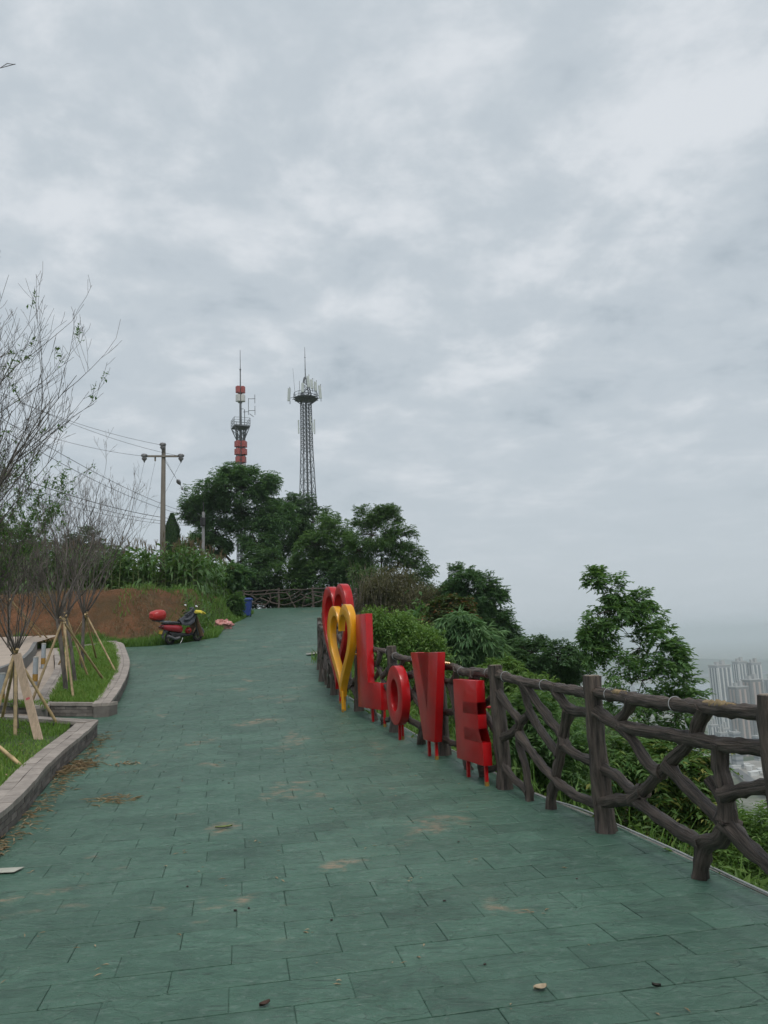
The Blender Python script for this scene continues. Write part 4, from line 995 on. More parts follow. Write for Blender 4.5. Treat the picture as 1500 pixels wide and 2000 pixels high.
for (x, y) in spots:
    k = rnd.randrange(6); o = protos[k] if k not in used else copy_tree(protos[k]); used.add(k)
    o.location = (x, y, float(H(np.array([x]), np.array([y]))[0])); o.rotation_euler = (rnd.uniform(-.06, .06), rnd.uniform(-.06, .06), rnd.uniform(0, 6.28)); s_ = rnd.uniform(.85, 1.12); o.scale = (s_, s_, s_)
for j, (px_, py_, dp, lab) in enumerate(((365, 1192, 28.6, 'corn plant standing apart on the bank slope, leftmost of three above the scooter'), (392, 1190, 29.0, 'corn plant standing apart on the bank slope, middle of three above the scooter'), (407, 1195, 28.8, 'corn plant standing apart on the bank slope, rightmost of three above the scooter'))):
    o = copy_tree(protos[j]); p_ = at(px_, py_, dp); o.location = (p_.x, p_.y, float(H(np.array([p_.x]), np.array([p_.y]))[0])); s_ = .62+.06*j; o.scale = (s_, s_, s_); o['label'] = lab; o['group'] = 'corn plants on the slope'

# ------------------------------------------------------------------ bare staked trees
def bare_tree(label, base, forkp, n_main, length, spreadv, r0, leafy=0.0, seed=1, lean=(0, 0), sub=5, bias=None, long_=1.0):
    r = random.Random(seed); base = Vector(base); forkp = Vector(forkp); o = empty('bare_tree', base); tag(o, label, 'tree', 'staked bare trees')
    q = MB(); S = spline([Vector((0, 0, -.1)), (forkp-base)*.5+Vector((r.uniform(-.03, .03), 0, 0)), forkp-base], .12)
    q.tube(S, [r0*(1.15-.25*i/len(S)) for i in range(len(S))], 10, True, .12, seed); q.build('trunk', M['twig'], o)
    br = MB(); tips = []
    def grow(p, d, L, rad, lev, airy=(long_ > 1)):
        n = 5 if lev < 2 else 3; P = [p]; cur = p.copy(); dd = d.copy()
        for i in range(n):
            dd = (dd+Vector((r.gauss(0, .13), r.gauss(0, .13), .085 if lev < 2 else .10))).normalized(); cur = cur+dd*(L/n); P.append(cur.copy())
        br.tube(P, [max(.0022, rad*(1-.8*i/n)) for i in range(n+1)], 6 if lev == 0 else 4 if lev == 1 else 3, False)
        if lev < 3:
            kk = {0: sub, 1: 3 if airy else 4, 2: 1 if airy else 2}[lev]
            for _ in range(kk):
                t_ = r.uniform(.25, .95); i = min(int(t_*n), n-1); pp = P[i].lerp(P[i+1], t_*n-i)
                ax_ = Vector((r.gauss(0, 1), r.gauss(0, 1), r.gauss(.2, .6))).normalized()
                nd = (dd*.9+ax_*.62).normalized(); grow(pp, nd, L*(1-t_*.35)*r.uniform(.32, .6), rad*.5*(1-.5*t_), lev+1)
        else: pass
        if lev >= 1: tips.append((cur, dd))
    for i in range(n_main):
        a = 6.283*i/n_main+r.uniform(-.4, .4); sp = spreadv*r.uniform(.25, 1.15)
        d = Vector((math.cos(a)*sp+lean[0], math.sin(a)*sp+lean[1], 1)).normalized()
        if bias: d = (d+Vector(bias)*r.uniform(.2, 1)).normalized()
        grow(forkp-base-Vector((0, 0, r.uniform(0, .12))), d, length*r.uniform(.65, 1.1), r0*.42*r.uniform(.6, 1.1), 0)
    br.build('branches', M['twig'], o)
    if leafy:
        T = [t_ for t_ in tips if r.random() < leafy]
        if T:
            C = np.array([t_[0] for t_ in T]); D = norm(np.array([t_[1] for t_ in T])); C = np.repeat(C, 3, 0)-np.repeat(D, 3, 0)*rng.uniform(0, .22, (len(T)*3, 1)); D = np.repeat(D, 3, 0)
            Vv, Ff = sprays(C, norm(D+rng.normal(0, .4, D.shape)), .05, 4, .06, .028, .1, 'scatter'); mesh_np('leaves', Vv, Ff, M['leafmid'], o)
    return o
def gpt(px_, py_, off=.2): p_ = ground(px_, py_, off); return p_
def stake_obj(q, a, b, r=.022):
    a, b = Vector(a), Vector(b); L = (b-a).length; n = int(L/.07); P = [a.lerp(b, i/n) for i in range(n+1)]
    q.tube(P, [r*(1.0-.12*i/n)*(1.16 if i % 4 == 0 else 1.0) for i in range(n+1)], 8)
def tripod(label, feet, apex, r=.024):
    apex = Vector(apex); o = empty('stake_tripod', (apex.x, apex.y, gzf(apex.y)+.2)); tag(o, label, 'stakes', 'bamboo tripods round the young trees')
    for f in feet:
        f = Vector(f); q = MB(); ex = apex+(apex-f).normalized()*.12+Vector((rnd.uniform(-.03, .03), rnd.uniform(-.03, .03), 0)); stake_obj(q, f-o.location-Vector((0, 0, .08)), ex-o.location, r*rnd.uniform(.85, 1.1)); q.build('stake', M['bamboo'], o)
    q = MB(); q.tube([apex-o.location+Vector((math.cos(a)*.07, math.sin(a)*.07, .015*math.sin(a*3))) for a in np.linspace(0, 12.5, 40)], .006, 4, False); q.build('binding', M['twig'], o)
    return o
# nearest pair (left edge), the second with plank
tA = gpt(33, 1425); aA = at(31, 1268, tA.y)
bare_tree('bare pollarded young tree held by the pale sawn plank at left', tA, aA, 13, 1.9, .62, .032, .0, 3, sub=6)
tripod('bamboo poles propping the tree beside the pale plank', [gpt(2, 1405), gpt(30, 1440), gpt(118, 1413), gpt(-25, 1440)], aA+Vector((0, 0, -.08)))
pk = gpt(76, 1446); tp = at(33, 1278, pk.y+.35); o = empty('plank_prop', pk); tag(o, 'pale sawn plank leaning against the nearest bare tree', 'plank')
q = MB(); d = tp-pk; L = d.length; zq = d.to_track_quat('Z', 'Y'); 
V = [zq @ Vector((sx*.055, sy*.014, zz_)) for zz_ in (-.1, L) for sx, sy in ((-1, -1), (1, -1), (1, 1), (-1, 1))]
rot = Matrix.Rotation(0, 3, 'Z')
ddn = d.normalized(); sd_ = ddn.cross(Vector((0, 1, 0))).normalized(); nn_ = sd_.cross(ddn)
V = [ddn*zz_+sd_*sx*.058+nn_*sy*.014 for zz_ in (-.1, L) for sx, sy in ((-1, -1), (1, -1), (1, 1), (-1, 1))]
q.add(V, [(3, 2, 1, 0), (4, 5, 6, 7), (0, 1, 5, 4), (1, 2, 6, 5), (2, 3, 7, 6), (3, 0, 4, 7)]); q.build('board', M['plank'], o, bevel=.003)
q = MB(); c = ddn*(L*.47)-nn_*.015*(1 if nn_.y > 0 else -1); q.add([c+sd_*a*.03+ddn*b*.02 for a, b in ((-1, -1), (1, -.6), (.8, 1), (-1, .7))], [(0, 1, 2, 3)]); q.build('paint_mark', mat('red_mark', (.55, .12, .12), .7), o)
# tree just outside the left edge whose branches and leaves reach in
tZ = Vector((-5.9, 9.3, gzf(9.3)+.2)); aZ = Vector((-5.85, 9.35, 1.95))
bare_tree('tall bare tree reaching in from the left edge with a few green leaves', tZ, aZ, 24, 3.6, .55, .048, .03, 9, lean=(.15, 0), sub=9, bias=(.30, 0, .30))
tripod('bamboo poles with feet on the nearest grass at the left edge', [gpt(60, 1497), gpt(44, 1484), (-6.4, 9.4, gzf(9.4)+.15)], aZ+Vector((0, 0, -.35)))
tY = Vector((-7.0, 12.9, gzf(12.9)+.2)); aY = Vector((-7.0, 12.9, 2.1))
bare_tree('leafier young tree at the left edge below the tall bare branches', tY, aY, 15, 2.5, .75, .035, .45, 21, lean=(.10, 0), sub=7, bias=(.28, 0, .1))
# trees on the second lawn
tB = gpt(130, 1351); aB = at(112, 1208, tB.y); bare_tree('bare pollarded tree with leaning thick trunk in front on the further lawn', tB, aB, 15, 2.7, .62, .040, 0, 5, sub=5, lean=(.06, 0))
tripod('bamboo poles round the front tree of the further lawn', [gpt(145, 1366), gpt(62, 1364), gpt(207, 1327)], aB+Vector((.1, 0, -.05)))
tC = gpt(148, 1331); aC = at(127, 1205, tC.y); bare_tree('bare tree with dark thin trunk behind the leaning one', tC, aC, 13, 2.6, .62, .034, 0, 6, sub=5, lean=(.05, 0))
tripod('bamboo poles round the dark thin tree in the middle of the lawn', [gpt(175, 1322), gpt(131, 1340), gpt(120, 1300)], aC)
tD = gpt(162, 1308); aD = at(164, 1200, tD.y); bare_tree('bare pollarded tree nearest the curved kerb with straight trunk', tD, aD, 18, 3.2, .60, .036, 0, 8, sub=5, lean=(.12, 0))
tripod('bamboo poles round the straight tree nearest the curved kerb', [gpt(190, 1287), gpt(230, 1313), gpt(154, 1303), gpt(110, 1300)], aD+Vector((.05, 0, -.05)))
tE = Vector((-11.4, 23.3, gzf(23.3)+.2)); aE = Vector((-11.4, 23.3, 3.35)); bare_tree('bare tree furthest back in front of the red bank', tE, aE, 12, 2.8, .62, .034, 0, 14, sub=5)
tripod('bamboo poles at the back of the further lawn in front of the bank', [gpt(90, 1252), gpt(83, 1248), gpt(74, 1250), gpt(105, 1254)], aE)
# bare twig tip entering at the upper left
o = Vector((-4.6, 8.2, 6.0)); 
q = MB(); pa, pb2, pc2 = at(-60, 160, 8.5), at(0, 133, 8.5), at(30, 125, 8.5)
tt = bpy.data.objects['bare_tree.001'] if 'bare_tree.001' in bpy.data.objects else None
tt = [ob for ob in bpy.data.objects if ob.name.startswith('bare_tree') and 'tall bare' in ob.get('label', '')][0]
b0 = tt.location; ap = aZ-b0
q.tube(spline([ap, ap.lerp(pa-b0, .5)+Vector((-.4, 0, .1)), pa-b0, pb2-b0, pc2-b0], .2), .0045, 5); q.tube([pb2-b0, at(14, 124, 8.5)-b0, at(30, 126, 8.5)-b0], [.004, .006, .003], 4); q.build('long_twig', M['twig'], tt)

# ------------------------------------------------------------------ poles, wires
M['pole'] = mat('weathered_pole', (.20, .175, .145), .85, .25, 3, .3, 20, stretch=(1, 1, .2))
M['insul'] = mat('insulator_ceramic', (.20, .195, .20), .35, .2, 20)
M['cabler'] = mat('black_cable', (.03, .03, .032), .6, .1)
pY = 33.0; pt_, pb_ = at(312, 866, pY), at(317, 1110, pY)
zb = float(H(np.array([pb_.x]), np.array([pY]))[0]); o = empty('utility_pole', (pb_.x, pY, zb)); tag(o, 'concrete utility pole with crossarm and ceramic insulators above the corn', 'utility pole')
hp = pt_.z-zb
q = MB(); q.tube([(0, 0, -.3), (0, 0, hp*.5), (0, 0, hp)], [.125, .11, .085], 14); q.build('shaft', M['pole'], o)
ca = Vector((0, -.11, hp-.62)); dirx = Vector((.985, .17, 0))
q = MB(); q.box(ca, (1.62, .07, .08), rz=math.atan2(.17, .985)); q.build('crossarm', M['pole'], o, bevel=.008)
def insulator(c, parent, vert=True):
    q = MB(); prof = [(.0, .02), (.02, .085), (.06, .10), (.085, .05), (.11, .085), (.15, .095), (.175, .04), (.22, .03)]
    q.tube([Vector(c)+Vector((0, -.02*i, -.0+(z_ if vert else 0))) for i, (z_, r_) in enumerate(prof)], [r_ for z_, r_ in prof], 12); return q.build('insulator', M['insul'], parent)
ends = [ca-dirx*.78, ca+dirx*.78, Vector((0, -.12, hp-.12))]
for e_ in ends:
    insulator(e_+Vector((0, 0, -.14)), o)
    q = MB(); q.tube([e_+Vector((0, -.02, z2)) for z2 in (.10, .08, .02, -.02, -.04, -.10, -.14, -.2, -.26)], [.03, .12, .155, .13, .08, .12, .11, .06, .03], 14); q.build('insulator', M['insul'], o)
    q = MB(); q.tube([e_+Vector((0, 0, .02)), e_+Vector((0, 0, -.3))], .018, 6); q.build('pin', M['cabler'], o)
q = MB(); q.box(ca+Vector((-.33, -.02, -.12)), (.06, .05, .18)); q.build('bracket', M['pole'], o)
wp = lambda v: Vector(v)+o.location
poleL = o
p2b, p2t = at(397, 1110, 52), at(394, 1000, 52); zb2 = float(H(np.array([p2b.x]), np.array([52.0]))[0])
o2 = empty('utility_pole', (p2b.x, 52, zb2)); tag(o2, 'plain grey pole in front of the broad dark tree', 'utility pole')
q = MB(); q.tube([(0, 0, -.2), (0, 0, p2t.z-zb2)], [.13, .10], 12); q.build('shaft', mat('grey_pole', (.27, .27, .27), .8, .2, 4), o2)
q = MB(); q.box((0, -.1, p2t.z-zb2-.7), (.34, .24, .55)); q.build('junction_box', M['cabler'], o2, bevel=.02)
q = MB(); q.tube([(0, 0, p2t.z-zb2), (0, 0, p2t.z-zb2+.7)], .03, 6); q.build('pipe', M['cabler'], o2)
def wire(label, a, b, sag, r=.012, group='overhead wires'):
    a, b = Vector(a), Vector(b); n = 24; P = []
    for i in range(n+1):
        t_ = i/n; P.append(a.lerp(b, t_)-Vector((0, 0, sag*4*t_*(1-t_))))
    P0 = P[0]; q = MB(); q.tube([p_-P0 for p_ in P], r*.72, 5, False); w_ = q.build('wire', M['cabler']); w_.location = P0; tag(w_, label, 'wire', group)
topI = wp(ends[2]); lI = wp(ends[0]); rI = wp(ends[1])
wire('overhead wire from the top of the crossarm pole to the upper left', topI, at(-60, 745, 24), .25, .010)
wire('overhead wire from the right insulator of the crossarm to the upper left', rI, at(-60, 735, 25), .35, .010)
wire('overhead wire from the left insulator of the crossarm to the left', lI, at(-60, 800, 25), .25, .010)
mid2 = Vector((p2b.x, 51.9, p2t.z-.5))
wire('upper of the cables running from the plain grey pole to the left', mid2+Vector((0, 0, .1)), at(-40, 790, 26), .5, .016)
wire('cable just under the upper one running from the plain grey pole to the left', mid2, at(-40, 812, 26), .6, .016)
wire('thick middle cable running from the plain grey pole to the left', mid2-Vector((0, 0, .15)), at(-40, 905, 28), .5, .024)
wire('lower cable running from the plain grey pole to the left', mid2-Vector((0, 0, .3)), at(-40, 918, 28), .55, .016)
wire('lowest cable running from the plain grey pole to the left', mid2-Vector((0, 0, .45)), at(-40, 935, 28), .5, .014)
wire('guy wire slanting down left from the left insulator', lI-Vector((0, 0, .25)), at(240, 1090, 31), .02, .007)
wire('guy wire slanting down left from the crossarm bracket', wp(ca+Vector((-.33, 0, -.2))), at(262, 1095, 31.5), .02, .007)
wire('guy wire slanting down left from the right insulator behind the pole', rI-Vector((0, 0, .25)), at(262, 1080, 34), .02, .007)
gA = wp((.03, 0, hp-.75)); gB = mid2+Vector((0, 0, .2))
wire('guy wire from the pole to the plain grey pole', gA, gB, .1, .010)
wire('second guy wire from the pole to the plain grey pole', gA+Vector((.06, 0, 0)), gB-Vector((0, 0, .3)), .12, .008)
q = MB(); cI = gA.lerp(gB, .24)-Vector((0, 0, .08)); q.tube([(0, 0, 0), (.03, .1, -.05), (.06, .2, -.12), (.09, .3, -.2)], [.03, .11, .10, .03], 10); q.ell((.14, .45, -.36), (.05, .05, .09), 8, 6)
ii_ = q.build('strain_insulator', M['insul']); ii_.location = cI; tag(ii_, 'dark strain insulator hanging on the guy wire right of the pole', 'insulator')

# ------------------------------------------------------------------ telecom towers
M['lat'] = mat('lattice_steel', (.115, .125, .135), .6, .2, 2)
M['radred'] = mat('faded_red_radome', (.36, .085, .075), .6, .15, 2); M['radwhite'] = mat('white_radome', (.60, .60, .57), .5, .1, 2)
M['panel'] = mat('antenna_panel', (.52, .56, .54), .5, .1, 2)
def strut(q, a, b, r): q.tube([a, b], r, 4, False, smooth=False)
def lattice(q, z0, z1, w0, w1, nb, r, corners=4, lean=0.0):
    for i in range(nb):
        f0, f1 = i/nb, (i+1)/nb; a0, a1 = w0+(w1-w0)*f0, w0+(w1-w0)*f1; y0, y1 = z0+(z1-z0)*f0, z0+(z1-z0)*f1
        A = [Vector((math.cos(.785+k*math.pi*2/corners+.4)*a0*.707, math.sin(.785+k*math.pi*2/corners+.4)*a0*.707, y0)) for k in range(corners)]
        B = [Vector((math.cos(.785+k*math.pi*2/corners+.4)*a1*.707, math.sin(.785+k*math.pi*2/corners+.4)*a1*.707, y1)) for k in range(corners)]
        for k in range(corners):
            j = (k+1) % corners
            strut(q, A[k], B[k], r*1.5); strut(q, A[k], A[j], r); strut(q, A[k], B[j], r*.8); strut(q, A[j], B[k], r*.8)
def pz(px_, py_, Y): return at(px_, py_, Y)
# striped mast
TD = 118.0; b0 = pz(471, 1000, TD); zb = float(H(np.array([b0.x]), np.array([TD]))[0]); o = empty('telecom_mast', (b0.x, TD, zb)); tag(o, 'slim telecom mast with red and white antenna drums and a small railed platform', 'telecom mast')
s = TD/F; zf = lambda py_: at(466, py_, TD).z-zb
q = MB(); lattice(q, 0, zf(838), 1.12, 1.12, 12, .05); q.build('lattice', M['lat'], o)
q = MB(); q.tube([(0, 0, 0), (0, 0, zf(840))], .22, 8); q.build('cable_duct', M['lat'], o)
q = MB(); lattice(q, zf(858), zf(836), 1.12, 2.4, 1, .05); z_ = zf(835); q.box((0, 0, z_), (2.5, 2.5, .16), rz=.4); q.build('platform', M['lat'], o)
q = MB()
for k in range(4):
    a = .785+.4+k*math.pi/2; p_ = Vector((math.cos(a)*1.78, math.sin(a)*1.78, 0)); a2 = a+math.pi/2; p2_ = Vector((math.cos(a2)*1.78, math.sin(a2)*1.78, 0))
    for hgt_ in (.45, .9, 1.3): strut(q, p_+Vector((0, 0, z_+hgt_)), p2_+Vector((0, 0, z_+hgt_)), .03)
    for f in (0, .33, .66): c_ = p_.lerp(p2_, f); strut(q, c_+Vector((0, 0, z_)), c_+Vector((0, 0, z_+1.3)), .035)
q.build('railing', M['lat'], o)
q = MB(); q.tube([(0, 0, z_), (0, 0, zf(756)), (0, 0, zf(752)), (0, 0, zf(722)), (0, 0, zf(720)), (0, 0, zf(684))], [.20, .16, .10, .09, .06, .035], 8); q.ell((0, 0, zf(722)), (.16, .16, .16), 8, 6); q.build('spike', M['lat'], o)
def drum(py0, py1, wpx, m):
    z0, z1 = zf(py1), zf(py0); W_ = wpx*s
    for k in range(3):
        a = -.25+k*2.094; q = MB(); c = Vector((math.cos(a)*W_*.36, math.sin(a)*W_*.36, (z0+z1)/2)); q.box(c, (W_*.36, W_*.52, (z1-z0)*.92), rz=a); q.build('antenna', m, o, bevel=.08)
drum(755, 769, 17, M['radred']); drum(771, 786, 17, M['radwhite']); drum(862, 875, 22, M['radred']); drum(877, 890, 22, M['radred']); drum(892, 905, 19, M['radred']); drum(907, 925, 18, M['radwhite'])
q = MB(); ya = lambda a, b: Vector((a*s, -.3, zf(b)))
for a, b in (((6, 806), (17, 806)), ((17, 812), (17, 780)), ((17, 781), (31, 781)), ((17, 804), (31, 804)), ((30, 773), (30, 790)), ((30, 795), (30, 813)), ((19, 810), (27, 816))): strut(q, ya(*a), ya(*b), .045)
strut(q, ya(9, 836), ya(9, 801), .06); strut(q, ya(3, 800), ya(7, 800), .05)
q.build('dipole_frame', M['lat'], o)
# lattice tower
TD = 112.0; b0 = pz(602, 1000, TD); zb = float(H(np.array([b0.x]), np.array([TD]))[0]); o = empty('telecom_tower', (b0.x, TD, zb)); tag(o, 'tapering steel lattice tower with pale antenna panels round its top platform', 'telecom tower')
s = TD/F; zf = lambda py_: at(596, py_, TD).z-zb
q = MB(); lattice(q, 0, zf(880), 2.75, 1.30, 16, .042, 6); lattice(q, zf(880), zf(786), 1.30, 1.16, 12, .038, 6); q.build('lattice', M['lat'], o)
q = MB(); q.tube([(0, 0, 0), (0, 0, zf(786))], .16, 6); q.build('cable_duct', M['lat'], o)
zt = zf(779); q = MB()
R_ = 29*s
for k in range(12):
    a = k*math.pi/6; a2 = a+math.pi/6; p_ = Vector((math.cos(a)*R_, math.sin(a)*R_, 0)); p2_ = Vector((math.cos(a2)*R_, math.sin(a2)*R_, 0))
    for h_, rr_ in ((0, .06), (.35, .03), (.8, .035)): strut(q, p_*.85+Vector((0, 0, zt+h_)), p2_*.85+Vector((0, 0, zt+h_)), rr_)
    strut(q, p_*.85+Vector((0, 0, zt)), p_*.85+Vector((0, 0, zt+.8)), .03); strut(q, p_*.85+Vector((0, 0, zt)), p_*.3+Vector((0, 0, zt-.9)), .045); strut(q, p_*.25+Vector((0, 0, zt)), p_*.95+Vector((0, 0, zt)), .05)
q.tube([(0, 0, zt-.05), (0, 0, zt+.02)], R_*.78, 12); q.build('platform', M['lat'], o)
q = MB(); lattice(q, zt, zf(737), 1.5, .35, 4, .04); q.build('top_cone', M['lat'], o)
q = MB(); q.tube([(0, 0, zf(740)), (0, 0, zf(700)), (0, 0, zf(678))], [.09, .05, .03], 6); q.ell((0, 0, zf(722)), (.1, .1, .1), 6, 5); q.ell((0, 0, zf(698)), (.1, .1, .1), 6, 5); q.build('spike', M['lat'], o)
for k, (dx, py0, py1) in enumerate(((-34, 757, 782), (-3, 757, 775), (8, 742, 764), (15, 750, 768), (22, 752, 770), (30, 757, 782))):
    q = MB(); yy_ = -math.sqrt(max(0, R_*R_*1.2-(dx*s)**2))*(.9 if k % 2 else .75); q.box((dx*s, yy_, (zf(py0)+zf(py1))/2), (.42, .22, zf(py0)-zf(py1)), rz=.3*dx/30, ry=.06 if dx < 0 else -.06); pn = q.build('antenna', M['panel'], o, bevel=.05)
    q = MB(); q.tube([(dx*s+.1, yy_+.25, zf(py0)+.3), (dx*s+.1, yy_+.25, zf(py1)-.4)], .05, 6); q.tube([(dx*s+.1, yy_+.25, zt+.3), (dx*s*.75, yy_*.7, zt+.3)], .04, 5); q.build('mount', M['lat'], pn)
for dx, py0, py1 in ((-15, 822, 848), (9, 815, 832), (17, 822, 850), (13, 828, 846)):
    q = MB(); q.box((dx*s, -.5, (zf(py0)+zf(py1))/2), (.2, .16, zf(py0)-zf(py1))); q.tube([(dx*s, -.4, zf(838)), (0, -.2, zf(838))], .04, 5); q.build('antenna', M['panel'], o)
q = MB(); q.tube([(-20*s, -.8, zt), (-24*s, -.8, zf(722))], [.03, .015], 5); q.tube([(18*s, -.5, zt), (18*s, -.5, zf(742))], [.03, .015], 5); q.tube([(-11*s, -1, zt), (-11*s, -1, zf(748))], [.035, .03], 5); q.build('whip_antenna', M['lat'], o)
# tiny far pylon behind the slope tree
o = empty('radio_pylon', hbase(885, 1240, 170)); b0 = o.location.copy(); tag(o, 'tiny grey radio pylon tip showing above the slope tree', 'pylon')
q = MB(); tz_ = at(887, 1099, 170).z-b0.z; lattice(q, 0, tz_-2.5, 1.6, .5, 10, .06); q.tube([(0, 0, tz_-2.5), (0, 0, tz_)], .08, 5); q.build('lattice', M['lat'], o)

# ------------------------------------------------------------------ city in the valley
M['facW'] = mat('pale_tower_wall', (.62, .62, .60), .8, .06, .02); M['facG'] = mat('grey_tower_wall', (.30, .31, .32), .8, .08, .02); M['facD'] = mat('raw_concrete_wall', (.16, .16, .16), .9, .15, .03)
M['facP'] = mat('pinkish_strip', (.42, .33, .29), .85, .1, .02); M['glass'] = mat('dark_windows', (.13, .15, .17), .25, .1, .02); M['roofm'] = mat('flat_roof', (.36, .36, .35), .9, .1, .02)
def tower(label, px0, px1, pytop, depth, wallm, stripm, style=0, nb=6, yaw=.3):
    c = at((px0+px1)/2, pytop, depth); wd = (px1-px0)*depth/F; zb = float(H(np.array([c.x]), np.array([depth]))[0])-1; h = c.z-zb; dp = wd*.8
    wd2 = wd/(math.cos(yaw)+.8*math.sin(yaw)); dp2 = wd2*.8
    o = empty('apartment_tower' if h > 45 else 'low_building', (c.x, depth, zb), yaw); tag(o, label, 'building', 'buildings in the hazy city')
    q = MB(); q.box((0, 0, h/2), (wd2*.96, dp2*.96, h)); q.build('wall', M['facG'] if wallm is M['facW'] else wallm, o)
    if h < 45:
        q = MB(); nf_ = max(2, int(h/5.0))
        for k in range(nf_): q.box((0, 0, (k+.55)*h/nf_), (wd2*.975, dp2*.975, h/nf_*.42))
        tag(q.build('window_strips', stripm, o), kind='stuff')
        q = MB(); q.box((0, 0, h+.5), (wd2*1.03, dp2*1.03, 1.0)); q.box((wd2*.2, 0, h+2), (wd2*.2, dp2*.3, 3)); q.build('roof', M['roofm'], o); return o
    # vertical bays with recessed window strips
    for face in ((0, -1), (-1, 0), (1, 0)):
        for k in range(nb):
            f = (k+.5)/nb-.5
            q = MB(); L_ = (wd2 if face[0] == 0 else dp2)
            cc_ = (f*wd2, -dp2*.48, h*.49) if face[0] == 0 else (face[0]*wd2*.48, f*dp2, h*.49)
            wf = .8 if k % 2 else .6; pr_ = .05 if k % 2 else .075
            sz_ = (L_/nb*wf, dp2*pr_, h*.965) if face[0] == 0 else (wd2*pr_, L_/nb*wf, h*.965)
            q.box(cc_, sz_); q.build('window_bay' if k % 2 else 'pier', stripm if k % 2 else wallm, o)
    q = MB(); fl = int(h/3.0)
    for k in range(1, fl): 
        q.box((0, 0, k*3.0), (wd2*1.0, dp2*1.0, .45))
    tag(q.build('floor_bands', M['facG'], o), kind='stuff')
    q = MB(); q.box((0, 0, h+.66), (wd2*1.03, dp2*1.03, 1.2)); q.box((wd2*.2, 0, h+4), (wd2*.22, dp2*.3, 7)); q.box((-wd2*.2, 0, h+3), (wd2*.18, dp2*.3, 5)); q.build('roof', M['roofm'], o)
    return o
tower('pale tall apartment tower, left one above the fence at the right', 1386, 1424, 1300, 1150, M['facW'], M['glass'], nb=7)
tower('pale tall apartment tower with two roof boxes behind the dark block', 1431, 1456, 1293, 1220, M['facW'], M['glass'])
tower('pale tall apartment tower touching its twin on the right', 1458, 1484, 1295, 1225, M['facW'], M['glass'], nb=5)
tower('dark unfinished tower block below the pale pair', 1424, 1458, 1342, 1000, M['facD'], M['facP'], nb=5)
tower('dark unfinished tower block, right of its lower twin', 1450, 1486, 1328, 1040, M['facD'], M['facP'], nb=5)
tower('pale grey tower cut by the right edge of the picture', 1492, 1525, 1328, 1300, M['facG'], M['glass'])
tower('grey apartment tower beyond the right edge', 1540, 1580, 1310, 1200, M['facW'], M['glass'])
for k, (a, b_, c_, d_, wm) in enumerate(((1384, 1402, 1417, 900, 'facW'), (1404, 1424, 1424, 890, 'facW'), (1426, 1444, 1431, 880, 'facW'), (1400, 1420, 1432, 860, 'facG'), (1374, 1398, 1478, 720, 'facW'), (1470, 1488, 1438, 930, 'facG'), (1340, 1362, 1400, 980, 'facG'), (1488, 1512, 1350, 1700, 'facG'), (1462, 1480, 1345, 1700, 'facW'))):
    tower(('white low block, leftmost of the row under the pale tower', 'white low block, second of the row under the pale tower', 'white low block, third of the row under the dark tower', 'grey low block in front of the white row', 'small white block with tall windows left of the forked fence branch', 'grey low block right of the white row', 'grey low block behind the lone tree', 'distant grey block near the bridge at the right edge', 'distant pale block behind the dark tower')[k], a, b_, c_, d_, M[wm], M['glass'], nb=5, yaw=.25)
# viaduct over the river
o = empty('bridge', (0, 2300, ZP)); tag(o, 'long pale bridge across the river behind the towers', 'bridge')
zt = at(1450, 1316, 2300).z-ZP; q = MB(); q.box((1050, 0, zt), (900, 14, 7), rz=.05); q.build('deck', M['facG'], o)
for k in range(7):
    q = MB(); q.box((700+k*120, (k*120-350)*.05, zt/2-3), (9, 8, zt-6)); q.build('pier', M['facG'], o)
# roads and a car park in the valley
M['asph'] = mat('valley_asphalt', (.12, .12, .12), .9, .15, .02); M['lot'] = mat('pale_yard', (.30, .28, .25), .9, .2, .03)
def valley(name, quad, m, dz):
    q = MB(); V = []
    n = 10
    for i in range(n+1):
        for j in range(n+1):
            a = Vector(quad[0]).lerp(Vector(quad[1]), i/n).lerp(Vector(quad[3]).lerp(Vector(quad[2]), i/n), j/n)
            V.append((a.x, a.y, float(H(np.array([a.x]), np.array([a.y]))[0])+dz))
    q.add(V, [(i*(n+1)+j, (i+1)*(n+1)+j, (i+1)*(n+1)+j+1, i*(n+1)+j+1) for i in range(n) for j in range(n)]); return tag(q.build(name, m), kind='structure')
def vp(px_, py_):
    d = fw+rt*(px_-750)/F-up*(py_-1000)/F; t_ = (ZP+5-EYE)/d[2]; return Vector((d[0]*t_, d[1]*t_, 0))
valley('valley_yard', [vp(1420, 1492), vp(1520, 1478), vp(1540, 1530), vp(1460, 1535)], M['lot'], 4)
valley('valley_road', [vp(1424, 1500), vp(1432, 1496), vp(1510, 1552), vp(1490, 1556)], M['asph'], 5)
valley('valley_road', [vp(1380, 1445), vp(1382, 1442), vp(1520, 1462), vp(1520, 1468)], M['asph'], 5)
for k in range(9):
    p_ = vp(1440+k*8+rnd.uniform(-2, 2), 1496+k*3+rnd.uniform(-6, 10)); q = MB(); q.box((0, 0, 2), (9, 5, 4), rz=rnd.random()); q.box((0, 0, 4.4), (9.6, 5.6, .6), rz=0)
    ob = q.build('shed', M['facW']); ob.location = (p_.x, p_.y, float(H(np.array([p_.x]), np.array([p_.y]))[0])+3.5); tag(ob, 'tiny pale shed in the yard seen through the fence', 'shed', 'sheds in the valley yard')

